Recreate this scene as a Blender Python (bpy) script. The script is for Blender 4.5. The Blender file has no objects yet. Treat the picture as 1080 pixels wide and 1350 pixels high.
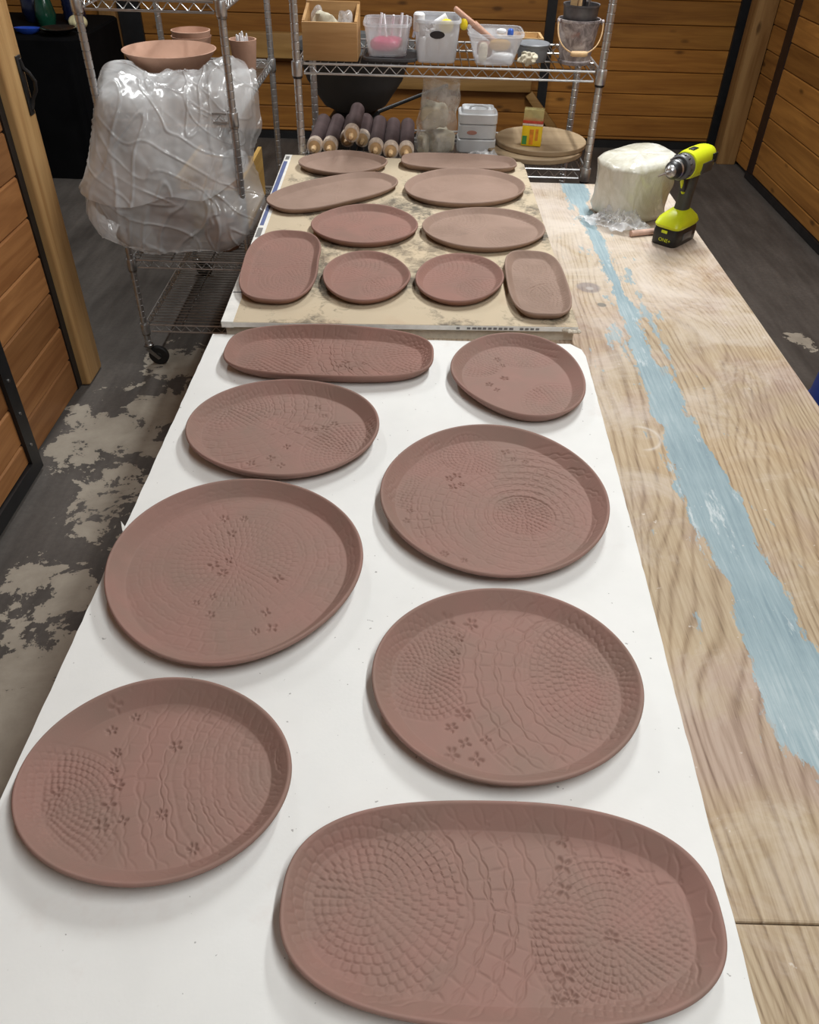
import bpy, bmesh, math, random
import numpy as np
from mathutils import Vector, Matrix, noise as mnoise

random.seed(7)
rng = np.random.default_rng(7)
SC = bpy.context.scene
COL = SC.collection
PI = math.pi

# ------------------------------------------------------------------ camera
cam_d = bpy.data.cameras.new('camera')
cam_d.sensor_fit = 'HORIZONTAL'
cam_d.sensor_width = 36.0
cam_d.lens = 36.0 * 1037.22 / 1080.0
cam_d.clip_start = 0.02
cam = bpy.data.objects.new('camera', cam_d)
COL.objects.link(cam)
_r, _u, _b = (0.999619, 0.015204, 0.023023), (-0.027389, 0.647308, 0.761736), (-0.003321, -0.762077, 0.647478)
cam.matrix_world = Matrix(((_r[0], _u[0], _b[0], 0.0), (_r[1], _u[1], _b[1], 0.0),
                           (_r[2], _u[2], _b[2], 1.65), (0, 0, 0, 1)))
SC.camera = cam

# ------------------------------------------------------------------ world, view, main lamps
world = bpy.data.worlds.new('world')
SC.world = world
world.use_nodes = True
world.node_tree.nodes['Background'].inputs[0].default_value = (0.97, 0.98, 0.97, 1)
world.node_tree.nodes['Background'].inputs[1].default_value = 0.19
SC.view_settings.view_transform = 'Standard'
SC.view_settings.look = 'None'
SC.view_settings.gamma = 1.0
SC.view_settings.use_curve_mapping = False
SC.view_settings.exposure = 0.03
# (x, y, length, watts, label)  shop lights under the ceiling
LAMPS = [(0.62, 0.2, 1.5, 29.0, 'white shop light hanging from the ceiling over the near end of the plywood'),
         (0.78, 2.95, 1.2, 55.0, 'white shop light hanging from the ceiling over the wire shelving'),
         (-1.15, 3.9, 1.2, 30.0, 'white shop light hanging from the ceiling over the aisle behind the wire cart')]
CEIL = 2.75


# ------------------------------------------------------------------ material helpers
class NT:
    def __init__(self, name):
        self.mat = bpy.data.materials.new(name)
        self.mat.use_nodes = True
        self.nt = self.mat.node_tree
        self.bsdf = self.nt.nodes['Principled BSDF']
        self.out = self.nt.nodes['Material Output']

    def add(self, typ, props=None, out=0, **inp):
        nd = self.nt.nodes.new('ShaderNode' + typ)
        for k, v in (props or {}).items():
            setattr(nd, k, v)
        for k, v in inp.items():
            key = int(k[1:]) if k[0] == 'i' and k[1:].isdigit() else k.replace('_', ' ')
            self.link(v, nd.inputs[key])
        return nd.outputs[out]

    def link(self, v, sock):
        if isinstance(v, bpy.types.NodeSocket):
            self.nt.links.new(v, sock)
        else:
            sock.default_value = v

    def set(self, **kw):
        for k, v in kw.items():
            self.link(v, self.bsdf.inputs[k.replace('_', ' ')])

    def coord(self, kind='Object'):
        nd = self.nt.nodes.new('ShaderNodeTexCoord')
        return nd.outputs[kind]

    def map(self, vec, scale=(1, 1, 1), loc=(0, 0, 0), rot=(0, 0, 0)):
        return self.add('Mapping', None, 0, Vector=vec, Scale=scale, Location=loc, Rotation=rot)

    def noise(self, vec, scale=5, detail=4, rough=.55, dist=0.0):
        return self.add('TexNoise', None, 0, Vector=vec, Scale=scale, Detail=detail, Roughness=rough, Distortion=dist)

    def ramp(self, fac, stops, interp='LINEAR'):
        nd = self.nt.nodes.new('ShaderNodeValToRGB')
        cr = nd.color_ramp
        cr.interpolation = interp
        while len(cr.elements) > 1:
            cr.elements.remove(cr.elements[-1])
        for i, (p, c) in enumerate(stops):
            if not hasattr(c, '__len__'):
                c = (c, c, c)
            e = cr.elements[0] if i == 0 else cr.elements.new(p)
            e.position = p
            e.color = (*c[:3], 1)
        self.link(fac, nd.inputs[0])
        return nd.outputs[0]

    def math(self, op, a, b=0.0, c=None):
        kw = dict(i0=a, i1=b)
        if c is not None:
            kw['i2'] = c
        return self.add('Math', {'operation': op}, 0, **kw)

    def mix(self, fac, a, b, blend='MIX'):
        nd = self.nt.nodes.new('ShaderNodeMix')
        nd.data_type = 'RGBA'
        nd.blend_type = blend
        self.link(fac, nd.inputs[0])
        for v, s in ((a, nd.inputs[6]), (b, nd.inputs[7])):
            if not isinstance(v, bpy.types.NodeSocket):
                v = (*v[:3], 1)
            self.link(v, s)
        return nd.outputs[2]

    def bump(self, h, strength=.3, dist=.002):
        b = self.add('Bump', None, 0, Height=h, Strength=strength, Distance=dist)
        self.set(Normal=b)

    def sep(self, vec):
        nd = self.nt.nodes.new('ShaderNodeSeparateXYZ')
        self.link(vec, nd.inputs[0])
        return nd.outputs


def S(r, g, b):
    """sRGB 0-255 to linear"""
    return tuple((v / 255 / 12.92) if v / 255 <= .04045 else ((v / 255 + .055) / 1.055) ** 2.4 for v in (r, g, b))


def plain(name, col, rough=.5, metal=0.0, var=.12, scale=18, bump=0.0, bscale=120, spec=.5, **kw):
    n = NT(name)
    v = n.coord()
    nz = n.noise(v, scale, 4)
    f = n.ramp(nz, [(.3, 0.0), (.7, 1.0)])
    lo = tuple(c * (1 - var) for c in col)
    hi = tuple(min(1, c * (1 + var)) for c in col)
    n.set(Base_Color=n.mix(f, lo, hi), Roughness=rough, Metallic=metal, Specular_IOR_Level=spec, **kw)
    if bump:
        n.bump(n.noise(v, bscale, 3), bump, .001)
    return n.mat


def wood(name, c1, c2, axis=0, scale=1.0, rough=.55, rand=.25, knots=True):
    """grain runs along the given axis of the object"""
    n = NT(name)
    info = n.nt.nodes.new('ShaderNodeObjectInfo').outputs
    v = n.coord()
    off = n.add('CombineXYZ', None, 0, X=n.math('MULTIPLY', info['Random'], 37.0),
                Y=n.math('MULTIPLY', info['Random'], 91.0), Z=n.math('MULTIPLY', info['Random'], 17.0))
    v2 = n.add('VectorMath', {'operation': 'ADD'}, 0, i0=v, i1=off)
    sc = [26 * scale] * 3
    sc[axis] = 1.6 * scale
    g = n.noise(n.map(v2, tuple(sc)), 1.0, 6, .6, 1.2)
    sc2 = [7 * scale] * 3
    sc2[axis] = .9 * scale
    g2 = n.noise(n.map(v2, tuple(sc2)), 1.0, 3, .5, .6)
    f = n.math('ADD', n.math('MULTIPLY', g, .6), n.math('MULTIPLY', g2, .5))
    c = n.ramp(f, [(.36, c2), (.56, tuple((a + b) / 2 for a, b in zip(c1, c2))), (.72, c1)])
    if knots:
        ks = [8.5] * 3
        ks[axis] = 3.2
        vo = n.add('TexVoronoi', {'feature': 'F1'}, 0, Vector=n.map(v2, tuple(ks)), Scale=1.0, Randomness=1.0)
        k = n.ramp(vo, [(.06, 1.0), (.15, 0.0)])
        c = n.mix(n.math('MULTIPLY', k, .75), c, tuple(a * .30 for a in c2))
    br = n.math('ADD', n.math('MULTIPLY', info['Random'], rand * 2), 1 - rand)
    c = n.mix(1.0, c, n.add('CombineColor', None, 0, i0=br, i1=br, i2=br), 'MULTIPLY')
    n.set(Base_Color=c, Roughness=rough, Specular_IOR_Level=.35)
    n.bump(g, .25, .001)
    return n.mat


def clear_plastic(name, col, alpha, rough=.2, var=.25, scale=25, spec=.6, bump=.25):
    n = NT(name)
    v = n.coord()
    nz = n.noise(v, scale, 3)
    a = n.add('MapRange', None, 0, i0=nz, i1=.3, i2=.7, i3=max(0, alpha - var), i4=min(1, alpha + var))
    n.set(Base_Color=(*col, 1), Roughness=rough, Alpha=a, Specular_IOR_Level=spec)
    if bump:
        n.bump(n.noise(v, scale * 2.5, 3), bump, .002)
    return n.mat


M = {}
M['black_metal'] = plain('black_metal', (.012, .012, .013), .45, .0, .3)
M['rust_frame'] = plain('rust_frame', (.022, .010, .007), .5, .0, .3)
M['chrome'] = plain('chrome', (.56, .56, .56), .34, .85, .15, 30)
M['chrome_dull'] = plain('chrome_dull', (.36, .35, .34), .36, 1.0, .2, 30)
M['black_plastic'] = plain('black_plastic', (.014, .014, .015), .38)
M['rubber'] = plain('rubber', (.012, .012, .012), .6)
M['plank_back'] = wood('plank_back', S(180, 124, 56), S(128, 80, 32), 0, 1.0, .5)
M['plank_right'] = wood('plank_right', S(176, 122, 60), S(128, 82, 36), 1, 1.0, .5)
M['plank_left'] = wood('plank_left', S(176, 124, 76), S(130, 82, 44), 1, 1.0, .5)
M['post_wood'] = wood('post_wood', S(170, 132, 84), S(126, 88, 48), 2, .8, .55, .08)
M['post_left'] = wood('post_left', S(230, 190, 132), S(176, 130, 78), 2, .8, .55, .08)
M['beam_wood'] = wood('beam_wood', S(178, 140, 84), S(132, 96, 50), 0, .8, .55, .1, False)
M['dark_gap'] = plain('dark_gap', (.012, .009, .006), .8)
M['table_wood'] = wood('table_wood', S(170, 135, 95), S(120, 90, 60), 2, 1.0, .6, .1)


def floor_mat():
    n = NT('floor_concrete')
    v = n.coord()
    big = n.noise(v, 1.3, 5, .6)
    mid = n.noise(v, 7, 6, .65, .4)
    fine = n.noise(v, 60, 4, .6)
    streak = n.noise(n.map(v, (14, 2.0, 1), (0, 0, 0), (0, 0, -.35)), 1.0, 5, .6)
    dark = n.ramp(n.math('ADD', n.math('MULTIPLY', big, .5), n.math('MULTIPLY', streak, .5)),
                  [(.38, S(66, 61, 57)), (.62, S(99, 93, 88))])
    dark = n.mix(n.ramp(fine, [(.4, 0.0), (.75, .35)]), dark, S(60, 56, 54))
    lite = n.ramp(mid, [(.35, S(146, 137, 124)), (.7, S(170, 161, 147))])
    # worn patches where people walk along the table
    pts = [(-1.03, 2.33, .17), (-.92, 2.50, .13), (-.98, 1.93, .085), (-1.07, 1.60, .065), (-.95, 1.51, .075),
           (-.99, 1.28, .11), (-.93, 1.10, .18), (-.9, .8, .26), (-.93, 2.86, .11), (-.70, 2.35, .15), (-.6, 1.7, .2), (1.75, 3.2, .05)]
    xyz = n.sep(v)
    tot = None
    for (px, py, pr) in pts:
        d = n.add('VectorMath', {'operation': 'DISTANCE'}, 1, i0=v, i1=(px, py, 0))
        q = n.math('SUBTRACT', 1.0, n.math('DIVIDE', d, pr * 1.9))
        tot = q if tot is None else n.math('MAXIMUM', tot, q)
    m = n.math('ADD', n.math('MULTIPLY', tot, .55), n.math('MULTIPLY', n.math('SUBTRACT', mid, .5), 1.9))
    sp = n.math('MULTIPLY', n.math('SUBTRACT', n.noise(v, 32, 4, .6), .5), .55)
    m = n.math('ADD', m, sp)
    mask = n.ramp(m, [(.20, 0.0), (.235, 1.0)])
    n.set(Base_Color=n.mix(mask, dark, lite), Roughness=.62, Specular_IOR_Level=.35)
    n.bump(n.math('ADD', n.math('MULTIPLY', mask, -.6), fine), .25, .002)
    return n.mat


M['floor'] = floor_mat()
M['ceiling'] = plain('ceiling', S(205, 190, 165), .7)


def plywood_mat():
    n = NT('worn_plywood')
    v = n.coord()
    xyz = n.sep(v)
    X, Y = xyz[0], xyz[1]
    warp = n.noise(n.map(v, (5.5, .8, 1)), 1.0, 3, .5)
    warp2 = n.noise(n.map(v, (3.0, .9, 1), (4, 7, 0)), 1.0, 2, .5)
    ph = n.math('ADD', n.math('MULTIPLY', X, 420.0), n.math('ADD', n.math('MULTIPLY', warp, 38.0), n.math('MULTIPLY', warp2, 150.0)))
    wv = n.math('SUBTRACT', 1.0, n.math('POWER', n.math('ADD', n.math('MULTIPLY', n.math('SINE', ph), .5), .5), 3.5))
    fib = n.noise(n.map(v, (190, 8, 1)), 1.0, 5, .7)
    big = n.noise(v, 2.6, 4, .55)
    g = n.math('ADD', n.math('MULTIPLY', n.math('MULTIPLY', wv, n.noise(v, 3.7, 3)), .38), n.math('MULTIPLY', fib, .80))
    tan = n.ramp(g, [(.26, S(120, 100, 78)), (.42, S(160, 139, 112)), (.58, S(180, 161, 134)), (.8, S(195, 180, 156))])
    # yellower bare wood patches, greyer handled patches
    tan = n.mix(n.ramp(big, [(.46, 0.0), (.66, .34)]), tan, n.ramp(g, [(.3, S(140, 104, 66)), (.65, S(190, 156, 110))]))
    grey = n.noise(v, 4.3, 5, .6, .3)
    tan = n.mix(n.ramp(grey, [(.48, 0.0), (.64, .62)]), tan, n.ramp(g, [(.3, S(132, 108, 98)), (.65, S(176, 152, 142))]))
    # plaster bloom, strongest at the far half
    far = n.add('MapRange', None, 0, i0=Y, i1=1.2, i2=2.5, i3=0.0, i4=.28)
    bl = n.math('ADD', n.noise(v, 5.5, 6, .7, .5), far)
    tan = n.mix(n.ramp(bl, [(.54, 0.0), (.86, .8)]), tan, S(216, 205, 194))
    # blue paint stripe: centre and half width along y
    wide = n.add('MapRange', {'interpolation_type': 'SMOOTHSTEP'}, 0, i0=Y, i1=1.25, i2=1.75, i3=.044, i4=.020)
    endf = n.add('MapRange', {'interpolation_type': 'SMOOTHSTEP'}, 0, i0=Y, i1=2.3, i2=2.7, i3=.0, i4=.02)
    near = n.add('MapRange', {'interpolation_type': 'SMOOTHSTEP'}, 0, i0=Y, i1=.42, i2=.64, i3=-.06, i4=.0)
    half = n.math('ADD', n.math('ADD', wide, endf), near)
    cen = n.math('ADD', .530, n.math('MULTIPLY', n.math('SUBTRACT', n.noise(n.map(v, (.01, 1.6, 1)), 1.0, 2), .5), .03))
    rag = n.math('ADD', n.math('MULTIPLY', n.math('SUBTRACT', n.noise(n.map(v, (30, 11, 1)), 1.0, 7, .75), .5), .095),
                 n.math('MULTIPLY', n.math('SUBTRACT', n.noise(n.map(v, (9, 3.6, 1), (3, 1, 0)), 1.0, 3), .5), .075))
    d = n.math('SUBTRACT', n.math('ADD', half, rag), n.math('ABSOLUTE', n.math('SUBTRACT', X, cen)))
    blue = n.ramp(n.math('ADD', n.math('MULTIPLY', d, 10.0), .5), [(.49, 0.0), (.515, 1.0)])
    # thinner second stream of paint beside the first, over the far half
    h2 = n.add('MapRange', {'interpolation_type': 'SMOOTHSTEP'}, 0, i0=Y, i1=1.2, i2=1.6, i3=-.03, i4=.006)
    h3 = n.add('MapRange', {'interpolation_type': 'SMOOTHSTEP'}, 0, i0=Y, i1=2.0, i2=2.4, i3=0.0, i4=-.03)
    d3 = n.math('SUBTRACT', n.math('ADD', n.math('ADD', h2, h3), n.math('MULTIPLY', rag, .8)), n.math('ABSOLUTE', n.math('SUBTRACT', X, n.math('ADD', cen, .048))))
    blue = n.math('MAXIMUM', blue, n.ramp(n.math('ADD', n.math('MULTIPLY', d3, 10.0), .5), [(.49, 0.0), (.52, .85)]))
    flakes = n.math('SUBTRACT', .16, n.math('ABSOLUTE', n.math('SUBTRACT', X, .53)))
    fl = n.math('ADD', n.noise(n.map(v, (20, 7, 1), (9, 2, 0)), 1.0, 5, .7), n.math('MULTIPLY', flakes, .9))
    blue = n.math('MAXIMUM', blue, n.ramp(fl, [(.69, 0.0), (.72, .8)]))
    bcol = n.ramp(n.math('ADD', n.math('MULTIPLY', fib, .6), n.math('MULTIPLY', grey, .5)),
                  [(.40, S(128, 149, 157)), (.58, S(152, 171, 177)), (.75, S(180, 194, 197))])
    scr = n.ramp(n.noise(n.map(v, (30, 6, 1), (5, 3, 0), (0, 0, .3)), 1.0, 6, .75), [(.60, 0.0), (.67, .6)])
    bcol = n.mix(scr, bcol, S(216, 222, 222))
    c = n.mix(blue, tan, bcol)
    specks = n.ramp(n.noise(v, 55, 3, .6), [(.70, 0.0), (.76, .6)])
    c = n.mix(specks, c, S(225, 218, 210))
    # round grey stain beside the small rounded tray, with a pale centre, and a pale ring
    for (px, py, r0, col, a) in ((.452, 1.93, .034, S(120, 112, 118), .6), (.47, 1.83, .014, S(95, 100, 98), .7)):
        dd = n.add('VectorMath', {'operation': 'DISTANCE'}, 1, i0=v, i1=(px, py, .787))
        dd = n.math('ADD', dd, n.math('MULTIPLY', n.math('SUBTRACT', grey, .5), .03))
        c = n.mix(n.ramp(n.math('DIVIDE', dd, r0), [(.75, a), (1.0, 0.0)]), c, col)
    dd = n.add('VectorMath', {'operation': 'DISTANCE'}, 1, i0=v, i1=(.455, 1.925, .787))
    c = n.mix(n.ramp(dd, [(.007, .7), (.012, 0.0)]), c, S(190, 182, 176))
    dd = n.add('VectorMath', {'operation': 'DISTANCE'}, 1, i0=v, i1=(.445, 1.255, .787))
    ring = n.ramp(dd, [(.034, 0.0), (.040, .55), (.044, 0.0)])
    side = n.ramp(X, [(.44, 0.0), (.455, 1.0)])
    c = n.mix(n.math('MULTIPLY', ring, side), c, S(225, 220, 214))
    n.set(Base_Color=c, Roughness=.6, Specular_IOR_Level=.3)
    n.bump(n.math('ADD', fib, n.math('MULTIPLY', blue, .5)), .35, .0012)
    return n.mat


M['plywood'] = plywood_mat()


def drywall_mat(name, base, tan=False):
    n = NT(name)
    v = n.coord()
    nz = n.noise(v, 7, 5, .6)
    c = n.mix(n.ramp(nz, [(.35, 0.0), (.75, 1.0)]), tuple(a * .93 for a in base), base)
    if tan:
        lg = n.noise(v, 5.2, 3, .55)
        sm = n.noise(v, 42, 5, .7, .8)
        m = n.math('ADD', n.math('MULTIPLY', lg, 1.1), n.math('MULTIPLY', sm, .55))
        c = n.mix(n.ramp(m, [(.83, 0.0), (.98, .85)]), c, S(84, 80, 74))
        c = n.mix(n.ramp(n.noise(v, 3.1, 3), [(.5, 0.0), (.72, .35)]), c, S(214, 190, 156))
        clay = n.noise(n.map(v, (1, 1, 1), (3, 8, 0)), 9, 4)
        c = n.mix(n.ramp(clay, [(.58, 0.0), (.8, .3)]), c, S(176, 140, 118))
    else:
        sp = n.noise(v, 130, 2, .5)
        c = n.mix(n.ramp(sp, [(.745, 0.0), (.77, .55)]), c, S(96, 90, 86))
        du = n.noise(n.map(v, (1, 1, 1), (2, 5, 0)), 3.4, 6, .7)
        c = n.mix(n.ramp(du, [(.60, 0.0), (.84, .35)]), c, S(186, 150, 134))
    n.set(Base_Color=c, Roughness=.85, Specular_IOR_Level=.2)
    n.bump(n.noise(v, 220, 3), .12, .001)
    return n.mat


M['drywall'] = drywall_mat('white_drywall', S(238, 238, 235))
M['tan_board'] = drywall_mat('tan_drywall', S(202, 186, 160), True)
M['paper_edge'] = plain('paper_edge', S(226, 224, 218), .7, 0, .1, 40)
M['print_blue'] = plain('print_blue', S(84, 96, 140), .7)
M['print_grey'] = plain('print_grey', S(120, 118, 116), .7)
M['gypsum'] = plain('gypsum', S(205, 196, 180), .9, 0, .12, 60, .3)


def clay_mat(name, col, col2):
    n = NT(name)
    v = n.coord()
    info = n.nt.nodes.new('ShaderNodeObjectInfo').outputs
    off = n.add('CombineXYZ', None, 0, X=n.math('MULTIPLY', info['Random'], 30.0), Y=n.math('MULTIPLY', info['Random'], 53.0), Z=0.0)
    v2 = n.add('VectorMath', {'operation': 'ADD'}, 0, i0=v, i1=off)
    big = n.noise(v2, 9, 4, .55, .4)
    fine = n.noise(v2, 420, 2, .5)
    c = n.mix(n.ramp(big, [(.36, 0.0), (.66, 1.0)]), col, col2)
    c = n.mix(n.ramp(n.noise(v2, 26, 4, .6), [(.55, 0.0), (.8, .25)]), c, tuple(min(1, a * 1.25) for a in col))
    n.set(Base_Color=c, Roughness=.72, Specular_IOR_Level=.3)
    n.bump(fine, .16, .0008)
    return n.mat


M['clay_damp'] = clay_mat('clay_damp', S(151, 117, 107), S(143, 117, 106))
M['clay_red'] = clay_mat('clay_red', S(148, 111, 100), S(138, 108, 97))
M['clay_dry'] = clay_mat('clay_dry', S(154, 129, 115), S(143, 119, 105))
M['bisque'] = clay_mat('bisque', S(204, 164, 142), S(192, 152, 130))
M['plastic_sheet'] = clear_plastic('plastic_sheet', (.95, .96, .97), .46, .14, .16, 6, 1.0, 0)
M['bin_plastic'] = clear_plastic('bin_plastic', (.80, .82, .86), .34, .2, .05, 12)
M['bin_frost'] = clear_plastic('bin_frost', (.78, .80, .84), .58, .25, .06, 12)
M['bag_plastic'] = clear_plastic('bag_plastic', (.78, .77, .74), .30, .2, .22, 18)
M['tail_plastic'] = clear_plastic('tail_plastic', (.86, .86, .87), .45, .14, .3, 22)


# ------------------------------------------------------------------ mesh helpers
class MB:
    def __init__(self):
        self.v = []
        self.f = []

    def add(self, vs, fs):
        o = len(self.v)
        self.v += [tuple(p) for p in vs]
        self.f += [tuple(i + o for i in f) for f in fs]
        return self

    def box(self, x0, x1, y0, y1, z0, z1):
        vs = [(x, y, z) for z in (z0, z1) for y in (y0, y1) for x in (x0, x1)]
        return self.add(vs, [(0, 2, 3, 1), (4, 5, 7, 6), (0, 1, 5, 4), (2, 6, 7, 3), (0, 4, 6, 2), (1, 3, 7, 5)])

    def rbox(self, c, s, r=.004, seg=2, rot=None):
        bm = bmesh.new()
        bmesh.ops.create_cube(bm, size=1.0)
        for q in bm.verts:
            q.co = Vector((q.co.x * s[0], q.co.y * s[1], q.co.z * s[2]))
        bmesh.ops.bevel(bm, geom=bm.edges[:], offset=min(r, min(s) * .49), segments=seg, affect='EDGES', profile=.5)
        R = rot if rot is not None else Matrix.Identity(3)
        bm.verts.index_update()
        vs = [tuple(R @ q.co + Vector(c)) for q in bm.verts]
        fs = [tuple(q.index for q in f.verts) for f in bm.faces]
        bm.free()
        return self.add(vs, fs)

    def tube(self, pts, r, n=8, caps=True, closed=False):
        pts = [Vector(p) for p in pts]
        k = len(pts)
        rs = r if hasattr(r, '__len__') else [r] * k
        T = []
        for i in range(k):
            a = pts[i - 1] if (i > 0 or closed) else pts[0]
            b = pts[(i + 1) % k] if (i < k - 1 or closed) else pts[-1]
            T.append((b - a).normalized())
        up = Vector((0, 0, 1)) if abs(T[0].z) < .9 else Vector((1, 0, 0))
        nrm = T[0].cross(up).normalized()
        vs = []
        for i in range(k):
            nrm = (nrm - T[i] * nrm.dot(T[i])).normalized()
            bn = T[i].cross(nrm)
            for j in range(n):
                a = 2 * PI * j / n
                vs.append(pts[i] + (nrm * math.cos(a) + bn * math.sin(a)) * rs[i])
        fs = []
        for i in range(k if closed else k - 1):
            i2 = (i + 1) % k
            for j in range(n):
                j2 = (j + 1) % n
                fs.append((i * n + j, i * n + j2, i2 * n + j2, i2 * n + j))
        if caps and not closed:
            fs.append(tuple(range(n))[::-1])
            fs.append(tuple((k - 1) * n + j for j in range(n)))
        return self.add(vs, fs)

    def lathe(self, prof, n=32, c=(0, 0, 0), axis='z', R=None):
        """prof: list of (radius, height); a radius of 0 closes the end"""
        vs, fs, rows = [], [], []
        for (r, z) in prof:
            if r <= 1e-7:
                rows.append([len(vs)])
                vs.append((0, 0, z))
            else:
                rows.append(list(range(len(vs), len(vs) + n)))
                vs += [(r * math.cos(2 * PI * j / n), r * math.sin(2 * PI * j / n), z) for j in range(n)]
        for a, b in zip(rows[:-1], rows[1:]):
            for j in range(n):
                j2 = (j + 1) % n
                if len(a) == 1 and len(b) == 1:
                    continue
                if len(a) == 1:
                    fs.append((a[0], b[j2], b[j]))
                elif len(b) == 1:
                    fs.append((a[j], a[j2], b[0]))
                else:
                    fs.append((a[j], a[j2], b[j2], b[j]))
        if axis == 'x':
            vs = [(z, x, y) for x, y, z in vs]
        elif axis == 'y':
            vs = [(y, z, x) for x, y, z in vs]
        if R is not None:
            vs = [tuple(R @ Vector(p)) for p in vs]
        vs = [(p[0] + c[0], p[1] + c[1], p[2] + c[2]) for p in vs]
        return self.add(vs, fs)

    def loft(self, loops, cap0=True, cap1=True):
        n = len(loops[0])
        vs = [p for l in loops for p in l]
        fs = []
        for i in range(len(loops) - 1):
            for j in range(n):
                j2 = (j + 1) % n
                fs.append((i * n + j, i * n + j2, (i + 1) * n + j2, (i + 1) * n + j))
        if cap0:
            fs.append(tuple(range(n))[::-1])
        if cap1:
            fs.append(tuple((len(loops) - 1) * n + j for j in range(n)))
        return self.add(vs, fs)

    def prism(self, poly, z0, z1):
        return self.loft([[(x, y, z0) for x, y in poly], [(x, y, z1) for x, y in poly]])

    def mesh(self, name, smooth=True, angle=38):
        me = bpy.data.meshes.new(name)
        me.from_pydata(self.v, [], self.f)
        me.update()
        if smooth:
            me.shade_smooth()
            me.set_sharp_from_angle(angle=math.radians(angle))
        return me

    def build(self, name, mat, parent=None, smooth=True, loc=None, rotz=0, angle=38):
        me = self.mesh(name, smooth, angle)
        me.materials.append(M[mat] if isinstance(mat, str) else mat)
        o = bpy.data.objects.new(name, me)
        COL.objects.link(o)
        if loc is not None:
            o.location = loc
        o.rotation_euler.z = rotz
        if parent is not None:
            o.parent = parent
        return o


def recalc(o):
    bm = bmesh.new()
    bm.from_mesh(o.data)
    bmesh.ops.recalc_face_normals(bm, faces=bm.faces[:])
    bm.to_mesh(o.data)
    bm.free()
    return o


def tag(o, label=None, cat=None, group=None, kind=None):
    if label:
        o['label'] = label
    if cat:
        o['category'] = cat
    if group:
        o['group'] = group
    if kind:
        o['kind'] = kind
    return o


def thing(name, label, cat, loc=(0, 0, 0), rotz=0, group=None):
    o = bpy.data.objects.new(name, None)
    COL.objects.link(o)
    o.empty_display_size = .05
    o.location = loc
    o.rotation_euler.z = rotz
    return tag(o, label, cat, group)


def dup(o, parent=None, loc=None):
    c = o.copy()
    COL.objects.link(c)
    if parent is not None:
        c.parent = parent
    if loc is not None:
        c.location = loc
    for ch in o.children:
        dup(ch, c)
    return c


def sq_loop(a, b, n, z, cx=0, cy=0, k=40, rot=0):
    out = []
    for j in range(k):
        t = 2 * PI * j / k
        c, s = math.cos(t), math.sin(t)
        x = a * math.copysign(abs(c) ** (2 / n), c)
        y = b * math.copysign(abs(s) ** (2 / n), s)
        out.append((cx + x * math.cos(rot) - y * math.sin(rot), cy + x * math.sin(rot) + y * math.cos(rot), z))
    return out


# ================================================================== the room
tag(MB().box(-5.5, 3.4, -1.5, 7.0, -.08, 0).build('floor', 'floor', smooth=False), kind='structure')
tag(MB().box(-5.5, 3.4, -1.5, 7.0, CEIL + .25, CEIL + .33).build('ceiling', 'ceiling', smooth=False), kind='structure')


def plank_mesh(name, length, h, t, axis, face, mat):
    """a board with eased edges; face: outward direction sign along the thin axis"""
    e, g = .005, .0016
    prof = [(0, g), (t - e, g), (t, g + e), (t, h - g - e), (t - e, h - g), (0, h - g)]
    loops = []
    for s in (0, length):
        if axis == 'x':
            loops.append([(s, face * d, z) for d, z in prof])
        else:
            loops.append([(face * d, s, z) for d, z in prof])
    me = MB().loft(loops).mesh(name, False)
    me.materials.append(M[mat])
    bm = bmesh.new()
    bm.from_mesh(me)
    bmesh.ops.recalc_face_normals(bm, faces=bm.faces[:])
    bm.to_mesh(me)
    bm.free()
    return me


def planks(parent, origin, length, zs, t, axis, face, mat, jitter=.002):
    cache = {}
    for z0, z1 in zs:
        key = round(z1 - z0, 4)
        if key not in cache:
            cache[key] = plank_mesh('plank', length, z1 - z0, t, axis, face, mat)
        o = bpy.data.objects.new('plank', cache[key])
        COL.objects.link(o)
        off = random.uniform(0, jitter) * face
        o.location = (origin[0] + (off if axis == 'y' else 0), origin[1] + (off if axis == 'x' else 0), z0)
        o.parent = parent


def rows(z0, first, pitch, top):
    zs = [(z0, first)]
    z = first
    while z < top - .01:
        zs.append((z, min(z + pitch, top)))
        z += pitch
    return zs


TOP = CEIL + .25
# back wall: dark backing with boards between black steel uprights
wb = tag(MB().box(-5.5, 3.4, 6.13, 6.25, 0, TOP).build('wall_back', 'dark_gap', smooth=False), kind='structure')
BW = rows(.05, .071, .1395, TOP)
for x0, x1 in ((-5.4, -2.0), (-1.855, .83), (.893, 2.09)):
    planks(wb, (x0, 6.13, 0), x1 - x0, BW, .028, 'x', -1, 'plank_back')
for x0, x1 in ((-2.0, -1.855), (.83, .893), (2.09, 2.16)):
    MB().box(x0, x1, 6.075, 6.13, 0, TOP).build('steel_upright', 'black_metal', wb, False)
MB().box(-5.4, 2.09, 6.085, 6.13, 0, .05).build('steel_rail', 'black_metal', wb, False)
tag(MB().rbox((-1.0, 6.06, .595), (.62, .06, .15), .006).build('trim_1', 'beam_wood'), kind='structure')
tag(MB().rbox((.25, 6.06, .39), (1.05, .06, .07), .006).build('trim_2', 'beam_wood'), kind='structure')
_d = Vector((1.06 - .74, 0, .02 - .375))
tag(MB().rbox((.90, 6.05, .1975), (.40, .045, .055), .005, 2,
              Matrix.Rotation(math.atan2(-_d.z, _d.x), 3, 'Y')).build('trim_3', 'beam_wood'), kind='structure')
tag(MB().rbox((-2.06, 6.06, TOP / 2), (.11, .07, TOP), .006).build('trim_4', 'post_wood'), kind='structure')
# right corner post
tag(MB().rbox((2.147, 5.83, TOP / 2), (.125, .14, TOP), .006).build('trim_5', 'post_wood'), kind='structure')
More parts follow.
